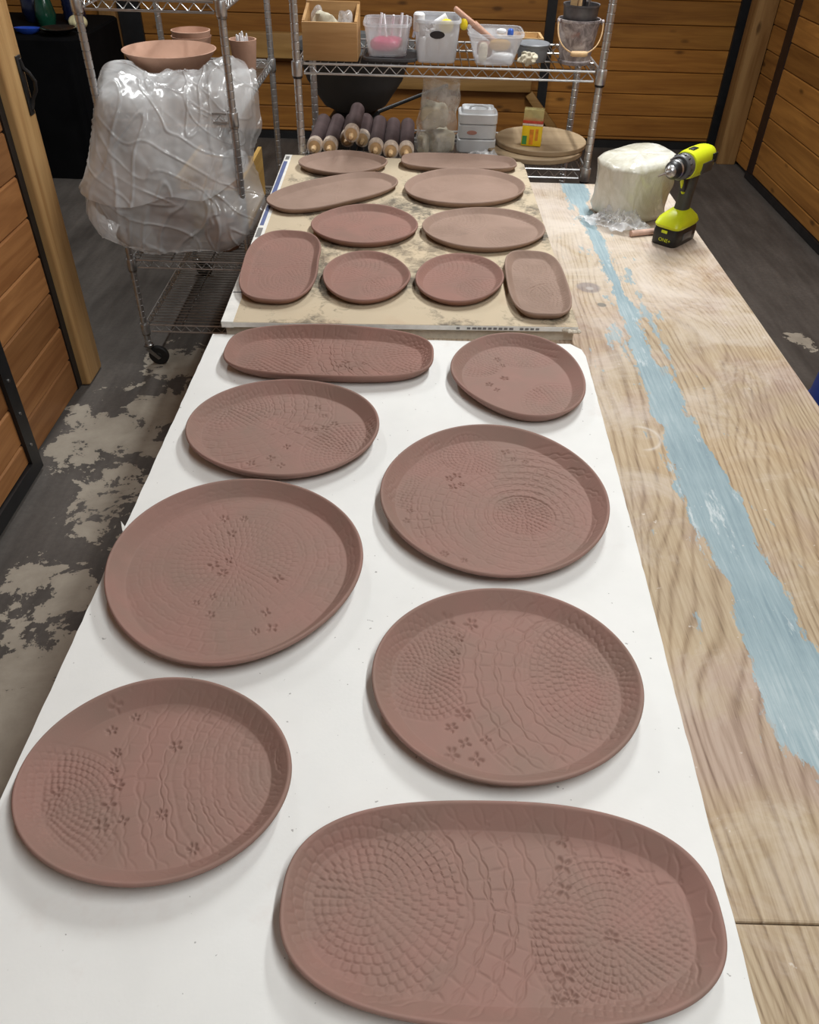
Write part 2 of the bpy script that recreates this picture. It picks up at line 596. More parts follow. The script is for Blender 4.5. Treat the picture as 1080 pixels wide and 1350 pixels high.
# right wall: short boards by the post, then a steel framed stall door
wr = tag(MB().box(2.245, 2.35, -1.5, 7.0, 0, TOP).build('wall_right', 'dark_gap', smooth=False), kind='structure')
RW = rows(.02, .12, .1365, TOP)
planks(wr, (2.245, 5.49, 0), .28, [(.02, .018 + .136)] + [(.154 + .1365 * i, .154 + .1365 * (i + 1)) for i in range(20)], .03, 'y', -1, 'plank_right')
planks(wr, (2.245, -1.5, 0), 2.2, RW, .03, 'y', -1, 'plank_right')
d2 = tag(MB().box(2.225, 2.243, .7, 5.49, .005, 2.4).build('door_2', 'dark_gap', smooth=False), kind='structure')
planks(d2, (2.225, .8, 0), 4.59, [(.045, .116)] + [(.116 + .1367 * i, .116 + .1367 * (i + 1)) for i in range(16)], .022, 'y', -1, 'plank_right')
MB().box(2.195, 2.225, 5.39, 5.49, .005, 2.4).build('door_stile', 'rust_frame', d2, False)
MB().box(2.195, 2.225, .7, .8, .005, 2.4).build('door_stile', 'rust_frame', d2, False)
MB().box(2.19, 2.225, .7, 5.49, .005, .045).build('door_rail', 'black_metal', d2, False)
MB().box(2.19, 2.225, .7, 5.49, 2.32, 2.4).build('door_rail', 'black_metal', d2, False)
# left wall with square post and a sliding stall door standing in front of it
wl = tag(MB().box(-1.42, -1.318, -1.5, 2.66, 0, TOP).build('wall_left', 'dark_gap', smooth=False), kind='structure')
LW = rows(.004, .134, .1335, TOP)
planks(wl, (-1.318, -1.5, 0), 4.115, LW, .028, 'y', 1, 'plank_left')
MB().box(-1.318, -1.284, 2.617, 2.652, .01, TOP).build('steel_upright', 'black_metal', wl, False)
tag(MB().rbox((-1.336, 2.728, TOP / 2), (.165, .15, TOP), .012, 3).build('trim_6', 'post_left'), kind='structure')
d1 = tag(MB().box(-1.275, -1.268, -.6, 2.09, .012, 2.3).build('door_1', 'dark_gap', smooth=False), kind='structure')
planks(d1, (-1.268, -.6, 0), 2.69, [(.06, .137)] + [(.137 + .1325 * i, .137 + .1325 * (i + 1)) for i in range(16)], .016, 'y', 1, 'plank_left')
MB().box(-1.275, -1.238, 2.06, 2.12, .012, 2.3).build('door_stile', 'black_metal', d1, False)
MB().box(-1.275, -1.238, -.62, 2.06, .012, .062).build('door_rail', 'black_metal', d1, False)
MB().box(-1.275, -1.238, -.62, 2.06, 2.24, 2.3).build('door_rail', 'black_metal', d1, False)
_b = MB()
for z in (.12, .24, .36, .48, .6, .72):
    _b.lathe([(0, .004), (.005, .003), (.006, 0)], 8, (-1.238, 2.09, z), 'x')
_b.build('rivets', 'chrome_dull', d1)
# iron latch on the post
la = thing('door_latch', 'black iron latch handle on the rough square post', 'latch', (-1.2535, 2.765, .965))
MB().rbox((.003, 0, .07), (.005, .034, .17), .002).build('back_plate', 'black_metal', la)
MB().tube([(.004, .0, .0), (.006, .006, .012), (.012, .012, .03), (.028, .014, .055), (.032, .014, .08), (.020, .012, .105),
           (.006, .008, .118), (.004, .002, .145)], [.007, .008, .006, .006, .006, .006, .008, .007], 8).build('grip', 'black_metal', la)

# ceiling shop lights
for lx, ly, ln, watt, lab in LAMPS:
    t = thing('shop_light', lab, 'lamp', (lx, ly, CEIL), 0)
    MB().rbox((0, 0, .03), (.16, ln, .05), .008).build('housing', 'paper_edge', t)
    dm = NT('diffuser')
    dm.set(Base_Color=(.9, .9, .9, 1), Emission_Color=(1, .96, .90, 1), Emission_Strength=4.0)
    MB().rbox((0, 0, 0), (.13, ln - .04, .014), .006).build('diffuser', dm.mat, t)
    for s in (-1, 1):
        MB().tube([(0, s * ln * .35, .05), (0, s * ln * .35, .25)], .003, 6).build('hanger', 'chrome_dull', t)
    ld = bpy.data.lights.new('tube_light', 'AREA')
    ld.shape = 'RECTANGLE'
    ld.size, ld.size_y = .13, ln
    ld.energy = watt
    ld.color = (.965, .995, 1.0)
    lo = bpy.data.objects.new('tube_light', ld)
    COL.objects.link(lo)
    lo.location = (0, 0, -.012)
    lo.parent = t

# ================================================================== work table
TZ = .787
tb = thing('work_table', 'worn plywood work table with a strip of flaking blue paint', 'table', (0, 0, 0))
for y0, y1 in ((.36, 2.755), (.04, .3585)):
    MB().rbox((.2325, (y0 + y1) / 2, TZ - .019), (1.221, y1 - y0, .038), .003).build('top_sheet', 'plywood', tb, False)
for lx in (-.31, .775):
    for ly in (.11, 1.4, 2.68):
        MB().rbox((lx, ly, (TZ - .038) / 2), (.088, .088, TZ - .038), .004).build('leg', 'table_wood', tb)
for (x0, x1, y0, y1) in ((-.354, -.27, .154, 2.636), (.735, .819, .154, 2.636)):
    xm = -.29 if x0 < 0 else .755
    MB().box(xm - .019, xm + .019, .16, 1.35, .66, TZ - .0385).build('apron', 'table_wood', tb, False)
    MB().box(xm - .019, xm + .019, 1.45, 2.63, .66, TZ - .0385).build('apron', 'table_wood', tb, False)

# white drywall sheet, slightly ragged cut edges
def ragged(poly, step=.02, amp=.0006):
    out = []
    for (a, b) in zip(poly, poly[1:] + poly[:1]):
        L = math.hypot(b[0] - a[0], b[1] - a[1])
        k = max(1, int(L / step))
        nx, ny = -(b[1] - a[1]) / L, (b[0] - a[0]) / L
        for i in range(k):
            t = i / k
            d = random.uniform(-amp, amp) if 0 < i else 0
            out.append((a[0] + (b[0] - a[0]) * t + nx * d, a[1] + (b[1] - a[1]) * t + ny * d))
    return out


wbp = [(-.463, .10), (.347, .10), (.351, .261), (.372, .968), (.384, 1.555), (.380, 1.582), (.355, 1.600), (-.437, 1.600), (-.4475, 1.640), (-.454, .923)]
wbp = [(-.463, .10), (.347, .10), (.351, .261), (.372, .968), (.384, 1.545), (.379, 1.575), (.357, 1.600), (-.447, 1.600), (-.454, .923)]
o = thing('drywall_board', 'bare white drywall board under the large damp platters', 'board', (0, 0, TZ + .0003))
recalc(MB().prism(ragged(wbp), 0, .0125).build('panel', 'drywall', o, False))
_t = MB()
_t.add([(-.4555, .935, .012), (-.4560, .947, .012), (-.451, .941, .0125), (-.461, .951, .019)], [(0, 2, 3), (3, 1, 0), (2, 0, 1), (1, 3, 2)])
_t.build('torn_paper', 'paper_edge', o, False)

# far board: a tan paper faced sheet on a second sheet, printed tape folded over its left edge
FZ = .826
fb = thing('tan_board', 'tan drywall board smudged with clay dust and taped along one edge', 'board', (0, 0, TZ + .0003))
fp = [(-.426, 1.608), (.376, 1.632), (.366, 2.815), (.355, 2.838), (-.449, 2.845)]
recalc(MB().prism(fp, .0262, FZ - TZ - .0003).build('panel', 'tan_board', fb, False))
fp2 = [(-.42, 1.618), (.370, 1.642), (.36, 2.82), (-.44, 2.835)]
recalc(MB().prism(fp2, 0, .0258).build('under_panel', 'gypsum', fb, False))


def fb_pt(s, t):
    """s along the taped left edge (0 near corner, 1 far), t inwards in metres"""
    a, b = Vector((-.426, 1.608)), Vector((-.449, 2.845))
    p = a + (b - a) * s
    return (p.x + t, p.y)


zt = FZ - TZ - .0003
tape = MB()
tape.prism([fb_pt(0, -.001), fb_pt(0, .026), fb_pt(1, .022), fb_pt(1, -.001)], zt - .0135, zt + .0006)
recalc(tape.build('paper_tape', 'paper_edge', fb, False))
for s0, s1, t0, t1, m in ((.62, .94, .002, .015, 'print_blue'), (.47, .60, .003, .014, 'print_blue'), (.40, .455, .002, .016, 'print_grey'),
                          (.30, .345, .002, .015, 'print_grey'), (.12, .125, .0, .024, 'print_grey'), (.955, .985, .004, .016, 'print_grey')):
    q = MB().prism([fb_pt(s0, t0), fb_pt(s0, t1), fb_pt(s1, t1), fb_pt(s1, t0)], zt + .0003, zt + .0009)
    recalc(q.build('printed_mark', m, fb, False))
fr = MB()
fr.prism([(-.426, 1.6068), (.376, 1.6308), (.376, 1.6335), (-.426, 1.6095)], .0272, zt - .001)
recalc(fr.build('front_tape', 'paper_edge', fb, False))
ft = MB()
for x in np.arange(.10, .30, .012):
    if random.random() < .75:
        y = 1.608 + (x + .426) * .0299
        ft.prism([(x, y - .0018), (x + random.uniform(.004, .010), y - .0016), (x + .008, y - .001), (x, y - .001)], .0295, .0345)
recalc(ft.build('edge_print', 'print_grey', fb, False))
ch = MB()
for i in range(7):
    ch.rbox((.345 + i * .0055, 1.6285 + random.uniform(-.003, .004), .031 + random.uniform(-.003, .003)), (.012, .010, .008), .003, 1,
            Matrix.Rotation(random.uniform(0, 3), 3, 'Z'))
ch.build('crumbled_corner', 'gypsum', fb, False)


# ================================================================== clay platters
def outline(a, b, n, co, rot, phi):
    p = phi - rot
    g = 1 / (np.abs(np.cos(p) / a) ** n + np.abs(np.sin(p) / b) ** n) ** (1 / n)
    m = np.full_like(phi, 1 + co[0])
    for k in range(1, 5):
        m += co[2 * k - 1] * np.cos(k * p) + co[2 * k] * np.sin(k * p)
    return g * m


def smooth(e0, e1, x):
    t = np.clip((x - e0) / (e1 - e0), 0, 1)
    return t * t * (3 - 2 * t)


def wob(U, V, s, seed):
    r = np.random.default_rng(seed)
    out = np.zeros_like(U)
    for i in range(6):
        a = r.uniform(0, 2 * PI)
        k = s * r.uniform(.6, 1.8)
        out += np.sin((U * math.cos(a) + V * math.sin(a)) * k + r.uniform(0, 6.28))
    return out / 6


def lace(U, V, doilies, flowers, seed, depth, fsize):
    """pressed crochet lace: rings of scalloped cells around each doily centre, plus stamped little blossoms"""
    H = np.zeros_like(U)
    free = np.ones_like(U)
    U0, V0 = U, V
    U = U + wob(U0, V0, 70, seed) * .0035
    V = V + wob(U0, V0, 70, seed + 1) * .0035
    for (cx, cy, R, d0, gr) in doilies:
        dx, dy = U - cx, V - cy
        r = np.hypot(dx, dy)
        th = np.arctan2(dy, dx)
        radii = [0.0]
        d = d0
        while radii[-1] < R:
            radii.append(radii[-1] + d)
            d = min(d * gr, .026)
        radii = np.array(radii)
        k = np.clip(np.searchsorted(radii, r, side='right') - 1, 0, len(radii) - 2)
        r0, r1 = radii[k], radii[k + 1]
        dr = r1 - r0
        asp = np.where(dr > .0105, .95, 1.1)
        N = np.maximum(6, np.round(2 * PI * (r0 + r1) / 2 / (dr * asp)))
        # keep the same count over four neighbouring rings so radial lines join up
        Nk = N[()]
        tau = (th / (2 * PI) * Nk + .5 * (k % 2)) % 1.0 - .5
        drad = (.5 - np.abs(tau)) * 2 * PI * np.maximum(r, 1e-4) / Nk
        oe = r1 - .32 * dr * (2 * tau) ** 2
        net = dr > .0105
        dring = np.minimum(np.abs(oe - r), np.abs(r - r0) + .25 * dr)
        dd = np.minimum(drad, dring)
        groove = np.exp(-(dd / .0013) ** 2)
        # open net: wavy double cords round the centre, slack ties between them
        wav = .055 * dr * np.cos(tau * 2 * PI) + .0022 * wob(U, V, 120, seed + 12)
        g1 = np.exp(-((r1 - .10 * dr - r + wav) / .0014) ** 2)
        g2 = .7 * np.exp(-((r1 - .38 * dr - r - wav) / .0012) ** 2)
        tie = np.exp(-((drad + .0015 * wob(U, V, 260, seed + 14)) / .0018) ** 2) * (.35 + .5 * np.clip(wob(U, V, 60, seed + 15) * 2 + .3, 0, 1))
        groove = np.where(net, np.maximum(np.maximum(g1, g2), tie), groove)
        h = -depth * groove * (.75 + .25 * wob(U, V, 160, seed + 3))
        edge = smooth(R, R - .006, r)
        m = free * edge
        H += h * m
        H += -.35 * depth * np.exp(-((r - R) / .002) ** 2) * free
        free = free * (1 - edge)
    # the impression fades here and there
    H *= np.clip(.8 + .7 * wob(U0, V0, 24, seed + 5), .25, 1.15)
    r = np.random.default_rng(seed + 9)
    for (fx, fy) in flowers:
        s = fsize * r.uniform(.75, 1.25)
        dx, dy = U0 - fx, V0 - fy
        near = np.hypot(dx, dy) < s * 1.6
        if not near.any():
            continue
        npet = r.integers(4, 7)
        a0 = r.uniform(0, 6.28)
        F = np.zeros_like(U)
        for p in range(npet):
            a = a0 + p * 2 * PI / npet + r.uniform(-.2, .2)
            c, sn = math.cos(a), math.sin(a)
            u = dx * c + dy * sn
            v = -dx * sn + dy * c
            F = np.maximum(F, np.exp(-((u - s * .55) / (s * .36)) ** 4 - (v / (s * .19)) ** 2))
        H = np.where(near, H * (1 - .8 * np.exp(-(np.hypot(dx, dy) / s) ** 4)) - .0034 * F, H)
    return H


def plate(idx, cx, cy, zb, a, b, n, co, rot, h, flare, step, mat, doilies, flowers, label, depth=.0011, fsize=.0100):
    ph = np.linspace(0, 2 * PI, 4001)
    R = outline(a, b, n, co, rot, ph)
    P = np.c_[R * np.cos(ph), R * np.sin(ph)]
    L = np.r_[0, np.cumsum(np.hypot(*np.diff(P, axis=0).T))]
    NA = int(L[-1] / step)
    phi = np.interp(np.linspace(0, L[-1], NA, endpoint=False), L, ph)
    Ro = outline(a, b, n, co, rot, phi)
    P = np.stack([Ro * np.cos(phi), Ro * np.sin(phi)], -1)
    tg = np.roll(P, -1, 0) - np.roll(P, 1, 0)
    tg /= np.linalg.norm(tg, axis=1, keepdims=True)
    nr_ = np.stack([tg[:, 1], -tg[:, 0]], -1)
    rimw = .005
    fz = .006
    Pf = P - nr_ * (flare + rimw)
    NR = int(np.hypot(*Pf.T).mean() / step)
    hv = h * (1 + .06 * np.sin(phi * 2 + idx) + .04 * np.sin(phi * 3 + 2 * idx))
    pts, zz, amt = [], [], []

    def ring(p, z, am):
        pts.append(p)
        zz.append(np.broadcast_to(z, (NA,)))
        amt.append(am)

    for q in np.linspace(1.0 / NR, 1, NR):
        ring(Pf * q, fz, 1.0 - .65 * float(np.clip((q - .95) / .05, 0, 1)))
    nw = max(6, int(math.hypot(flare, h) / step))
    for i in range(1, nw + 1):
        t = i / nw
        ring(Pf + nr_ * flare * t, fz + (hv - fz) * t ** 1.04, (.35 + .4 * min(1, t * 4)) * (1 - t ** 3))
    for dr_, dz_ in ((.0018, .0012), (.0034, .0010), (.0048, -.0010), (.0050, -.0032), (.0040, -.0055)):
        ring(Pf + nr_ * (flare + dr_), hv + dz_, 0)
    for t in (.25, .5, .75, .93):
        ring(Pf + nr_ * (flare * (1 - t) * .98 + .004), (hv - .006) * (1 - t) ** 1.2 + .0006, 0)
    ring(Pf - nr_ * .002, 0.0, 0)
    ring(Pf * .5, 0.0, 0)
    pts, zz, amt = np.array(pts), np.array(zz), np.array(amt)
    X, Y = pts[..., 0], pts[..., 1]
    rad = pts
    K = NR + nw
    H = lace(X[:K], Y[:K], [(d[0] - cx, d[1] - cy, *d[2:]) for d in doilies], [(f[0] - cx, f[1] - cy) for f in flowers], 100 + idx, depth, fsize)
    H = np.r_[H, np.zeros((len(rad) - K, NA))]
    Z = zz + H * amt[:, None] + wob(X, Y, 30, idx) * .0006 * (amt[:, None] > 0)
    V = np.stack([X, Y, Z], -1).reshape(-1, 3)
    V = np.vstack([V, [[0, 0, fz]], [[0, 0, 0]]])
    nr = len(rad)
    i = np.arange(nr - 1)[:, None]
    j = np.arange(NA)[None, :]
    j2 = (j + 1) % NA
    Q = np.stack([i * NA + j, i * NA + j2, (i + 1) * NA + j2, (i + 1) * NA + j], -1).reshape(-1, 4)
    # outward faces: floor looks up
    c0, c1 = nr * NA, nr * NA + 1
    jj = np.arange(NA)
    jn = (jj + 1) % NA
    T0 = np.c_[np.full(NA, c0), jj, jn]
    T1 = np.c_[np.full(NA, c1), (nr - 1) * NA + jn, (nr - 1) * NA + jj]
    Q = Q[:, ::-1]
    T0 = T0
    loops = np.r_[Q.ravel(), T0.ravel(), T1.ravel()]
    starts = np.r_[np.arange(len(Q)) * 4, len(Q) * 4 + np.arange(2 * NA) * 3]
    me = bpy.data.meshes.new('clay_platter')
    me.vertices.add(len(V))
    me.vertices.foreach_set('co', V.astype(np.float32).ravel())
    me.loops.add(len(loops))
    me.loops.foreach_set('vertex_index', loops.astype(np.int32))
    me.polygons.add(len(starts))
    me.polygons.foreach_set('loop_start', starts.astype(np.int32))
    me.update(calc_edges=True)
    me.validate()
    me.shade_smooth()
    me.materials.append(M[mat])
    o = bpy.data.objects.new('clay_platter', me)
    COL.objects.link(o)
    o.location = (cx, cy, zb)
    return tag(o, label, 'platter', 'lace pressed clay platters')


PL = [
 (1, -0.241, 2.729, 0.146, 0.114, 2.0, [0.004, -0.015, -0.021, -0.024, 0.036, 0.012, -0.015, 0.02, 0.007], 0, 'clay_dry', 'plain dry oval clay platter beside the rolling pins'),
 (2, 0.142, 2.768, 0.194, 0.082, 3.2, [-0.007, -0.006, -0.016, -0.0, -0.004, 0.002, -0.012, 0.001, -0.0], 0, 'clay_dry', 'long narrow dry clay tray between the oval platter and the round wooden boards'),
 (3, -0.247, 2.447, 0.222, 0.108, 2.6, [0, .0, .0, .0, .0, .0, .0, .0, .0], .72, 'clay_dry', 'long dry clay tray lying askew by the blue printed tape'),
 (4, 0.152, 2.521, 0.190, 0.166, 2.0, [-0.005, 0.007, -0.005, -0.006, 0.063, -0.001, -0.003, -0.005, 0.0], 0, 'clay_dry', 'broad dry oval platter with a low rim next to the askew tray'),
 (5, -0.139, 2.179, 0.146, 0.146, 2.0, [-0.0, 0.004, -0.007, 0.009, 0.011, -0.002, -0.005, 0.007, 0.001], 0, 'clay_red', 'reddish round lace-patterned platter on the tan board just inside the askew tray'),
 (6, 0.192, 2.175, 0.170, 0.150, 2.0, [0.005, -0.008, 0.014, -0.006, 0.026, 0.004, 0.009, 0.008, 0.0], 0, 'clay_dry', 'pale greyish oval platter with a deep rim on the tan board'),
 (7, -0.330, 1.893, 0.098, 0.210, 2.8, [-0.016, -0.012, 0.017, -0.024, -0.031, -0.003, -0.004, 0.003, -0.001], 0, 'clay_red', 'reddish round-cornered long tray against the printed tape of the tan board'),
 (8, -0.112, 1.842, 0.106, 0.142, 2.0, [0.007, -0.035, -0.007, 0.002, -0.01, 0.018, -0.001, 0.005, -0.001], 0, 'clay_red', 'small reddish round plate next to the round-cornered long tray'),
 (9, 0.114, 1.845, 0.110, 0.142, 2.0, [-0.012, -0.001, -0.003, -0.006, 0.053, 0.003, -0.002, 0.003, -0.001], 0, 'clay_red', 'small reddish round plate next to the narrow pale tray'),
 (10, 0.302, 1.831, 0.074, 0.182, 3.4, [0.005, -0.01, 0.0, 0.0, 0, 0, 0, 0, 0], 0, 'clay_dry', 'narrow pale rounded tray beside the grey stain on the plywood'),
 (11, -0.174, 1.494, 0.222, 0.110, 3.0, [0.0, 0.0, 0.006, 0, 0, 0, 0, 0, 0], -0.02, 'clay_red', 'long oblong platter along the tan board edge, pressed with rippled fan lace'),
 (12, 0.217, 1.424, 0.138, 0.166, 2.0, [-0.006, 0.042, 0.018, -0.003, -0.04, -0.024, -0.001, 0.004, 0.006], 0, 'clay_damp', 'medium oval platter at the cut corner of the white board, half its centre plain'),
 (13, -0.234, 1.213, 0.178, 0.158, 2.0, [-0.003, 0.004, 0.006, 0.001, 0.002, -0.001, 0.0, 0.002, 0.002], 0, 'clay_damp', 'oval platter with a row of stamped blossoms next to the rippled oblong platter'),
 (14, 0.144, 1.029, 0.190, 0.198, 2.0, [-0.0, 0.007, -0.003, -0.001, -0.0, -0.004, -0.009, 0.003, 0.0], 0, 'clay_damp', 'large round platter with one small round doily print and wide net lace'),
 (15, -0.253, 0.848, 0.190, 0.198, 2.0, [-0.006, -0.012, 0.011, 0.001, -0.002, 0.005, 0.009, 0.005, 0.003], 0, 'clay_damp', 'large smooth round platter with very faint lace and scattered blossoms'),
 (16, 0.135, 0.647, 0.178, 0.158, 2.0, [-0.006, 0.009, -0.004, -0.004, 0.006, -0.002, 0.001, 0.002, -0.005], 0, 'clay_damp', 'oval platter with a curve of stamped blossoms between fine mesh and net lace'),
 (17, -0.278, 0.494, 0.158, 0.134, 2.0, [-0.01, -0.029, 0.0, 0.004, -0.004, -0.001, -0.007, 0.002, 0.002], 0, 'clay_damp', 'oval platter with blossoms running up onto its rim, scale-like lace on one half'),
 (18, 0.110, 0.356, 0.226, 0.113, 2.6, [0.0, -0.01, -0.004, 0, 0, 0, 0, 0, 0], -0.012, 'clay_damp', 'large oblong platter with two big doily prints joined by net lace'),
]
FEAT = {
 18: ([(-0.032, 0.366, 0.105, 0.0075, 1.03), (0.219, 0.331, 0.085, 0.0065, 1.02), (-0.032, 0.366, 0.4, 0.016, 1.06)],
      [(0.245, 0.4), (0.183, 0.434), (0.181, 0.406), (0.178, 0.379), (0.22, 0.333), (0.168, 0.297), (0.171, 0.277), (0.158, 0.273), (0.24, 0.272)]),
 17: ([(-0.099, 0.531, 0.17, 0.009, 1.05), (-0.099, 0.531, 0.24, 0.018, 1.1), (-0.397, 0.445, 0.09, 0.006, 1.02)],
      [(-0.388, 0.601), (-0.345, 0.617), (-0.36, 0.591), (-0.334, 0.58), (-0.343, 0.529), (-0.339, 0.505), (-0.33, 0.487), (-0.396, 0.476), (-0.274, 0.541), (-0.332, 0.463), (-0.333, 0.437), (-0.31, 0.444), (-0.269, 0.453), (-0.225, 0.414), (-0.435, 0.555), (-0.358, 0.56)]),
 16: ([(0.271, 0.664, 0.11, 0.006, 1.045), (0.271, 0.664, 0.2, 0.017, 1.08), (0.03, 0.673, 0.085, 0.006, 1.03)],
      [(0.063, 0.756), (0.095, 0.751), (0.077, 0.725), (0.071, 0.698), (0.078, 0.599), (0.063, 0.578), (0.079, 0.556), (0.105, 0.561), (0.062, 0.54), (0.092, 0.534)]),
 15: ([(-0.262, 0.868, 0.1, 0.008, 1.02), (-0.262, 0.868, 0.22, 0.011, 1.06)],
      [(-0.298, 0.964), (-0.266, 0.965), (-0.279, 0.928), (-0.272, 0.867), (-0.293, 0.855), (-0.276, 0.839), (-0.281, 0.79), (-0.302, 0.777), (-0.277, 0.755), (-0.191, 0.831), (-0.199, 0.763), (-0.208, 0.726), (-0.186, 0.734)]),
 14: ([(0.115, 1.156, 0.058, 0.007, 1.03), (0.193, 0.994, 0.05, 0.007, 1.02), (0.193, 0.994, 0.19, 0.012, 1.06), (0.009, 1.099, 0.1, 0.006, 1.02)],
      [(0.072, 1.087), (0.086, 1.096), (0.078, 1.064), (0.093, 1.071), (0.177, 1.17), (0.19, 1.148), (0.211, 1.142), (0.004, 0.996), (-0.001, 0.971), (0.06, 0.895), (0.09, 0.881)]),
 13: ([(-0.354, 1.288, 0.08, 0.007, 1.04), (-0.094, 1.151, 0.1, 0.006, 1.03), (-0.354, 1.288, 0.21, 0.013, 1.07)],
      [(-0.181, 1.302), (-0.165, 1.273), (-0.193, 1.226), (-0.179, 1.226), (-0.16, 1.232), (-0.144, 1.246), (-0.223, 1.168), (-0.247, 1.132), (-0.226, 1.111), (-0.28, 1.115)]),
 12: ([(0.138, 1.484, 0.055, 0.007, 1.03), (0.247, 1.563, 0.09, 0.007, 1.04), (0.301, 1.335, 0.08, 0.007, 1.03)],
      [(0.162, 1.405), (0.176, 1.385), (0.195, 1.431), (0.185, 1.509), (0.195, 1.484)]),
 11: ([(-0.34, 1.513, 0.13, 0.008, 1.02), (0.029, 1.534, 0.12, 0.008, 1.03), (0.029, 1.534, 0.26, 0.014, 1.06)],
      [(-0.14, 1.481), (-0.152, 1.462), (-0.127, 1.454), (-0.1, 1.477)]),
}
STEP = {18: .00122, 17: .0013, 16: .0013, 15: .0016, 14: .0014, 13: .0017, 12: .0017, 11: .0018}
DEPTH = {15: .0012, 18: .0028, 17: .0023, 16: .0029, 14: .0028, 13: .0027, 11: .0030, 12: .0024}
for (i, cx, cy, a, b, n_, co, rot, mt, lab) in PL:
    far = i <= 10
    if i in FEAT:
        do, flw = FEAT[i]
    else:
        r_ = np.random.default_rng(i)
        do = [(cx + a * .5, cy - b * .3, .5 * max(a, b), .009, 1.03), (cx - a * .7, cy + b * .6, .8 * max(a, b), .010, 1.03),
              (cx + a * .9, cy + b * .9, .5 * max(a, b), .009, 1.02)]
        flw = []
    plate(i, cx, cy, (FZ if far else TZ + .0128) + .0006, a, b, n_, co, rot, .0195 if far else .0265,
          .0150 if far else .0205, STEP.get(i, .0026), mt, do, flw, lab, DEPTH.get(i, .0022 if i >= 5 else .0008), {17: .0085, 15: .0085, 14: .0080, 13: .0085, 12: .0085, 11: .008}.get(i, .0100))

# ================================================================== wire shelving
def groove_post(r, z0, z1, n=12):
    prof = [(0, z0), (r, z0)]
    z = z0 + .02
    while z < z1 - .02:
        prof += [(r, z - .0022), (r * .86, z - .0008), (r * .86, z + .0008), (r, z + .0022)]
        z += .0254
    prof += [(r, z1), (0, z1)]
    return prof


def wire_shelf(root, x0, x1, y0, y1, z, along, drop=.028):
    """frame of two rods with a zigzag between, and the wire deck as its sub-part"""
    m = MB()
    i = .022
    X0, X1, Y0, Y1 = x0 + i * .3, x1 - i * .3, y0, y1
    sides = [((x0 + i, y0), (x1 - i, y0)), ((x0 + i, y1), (x1 - i, y1)), ((x0, y0 + i), (x0, y1 - i)), ((x1, y0 + i), (x1, y1 - i))]
    for (ax, ay), (bx, by) in sides:
        for zz, rr in ((z, .0036), (z - drop, .0036)):
            m.tube([(ax, ay, zz), (bx, by, zz)], rr, 6)
        L = math.hypot(bx - ax, by - ay)
        k = max(2, int(round(L / .042)))
        pts = []
        for q in range(2 * k + 1):
            t = q / (2 * k)
            pts.append((ax + (bx - ax) * t, ay + (by - ay) * t, z - .003 if q % 2 else z - drop + .003))
        m.tube(pts, .0023, 5)
    for cx_, cy_ in ((x0, y0), (x1, y0), (x0, y1), (x1, y1)):
        m.lathe([(.0165, -.036), (.0175, -.034), (.0175, .004), (.0165, .006), (.0125, .006)], 14, (cx_, cy_, z))
    fr_ = m.build('shelf', 'chrome', root)
    w = MB()
    if along == 'x':
        for y in np.arange(y0 + .025, y1 - .01, .0254):
            w.tube([(x0 + .003, y, z + .0026), (x1 - .003, y, z + .0026)], .0017, 5)
        for x in np.linspace(x0, x1, 4)[1:-1]:
            w.tube([(x, y0 + .003, z - .002), (x, y1 - .003, z - .002)], .003, 5)
    else:
        for x in np.arange(x0 + .025, x1 - .01, .0254):
            w.tube([(x, y0 + .003, z + .0026), (x, y1 - .003, z + .0026)], .0017, 5)
        for y in np.linspace(y0, y1, 4)[1:-1]:
            w.tube([(x0 + .003, y, z - .002), (x1 - .003, y, z - .002)], .003, 5)
    tag(w.build('wire_deck', 'chrome_dull', fr_), kind='stuff')
    return fr_


def rack(name, label, xs, ys, zs, along, z0, z1, cmat='black_plastic'):
    t = thing(name, label, 'shelf', (0, 0, 0))
    for x in xs:
        for y in ys:
            MB().lathe(groove_post(.0127, z0, z1), 12, (x, y, 0)).build('post', 'chrome', t)
            for z in zs[:]:
                MB().lathe([(.0132, z - .044), (.0162, z - .042), (.0158, z - .034), (.0132, z - .033)], 14, (x, y, 0)).build('collar', cmat, t)
    for z in zs:
        wire_shelf(t, xs[0], xs[1], ys[0], ys[1], z, along)
    return t


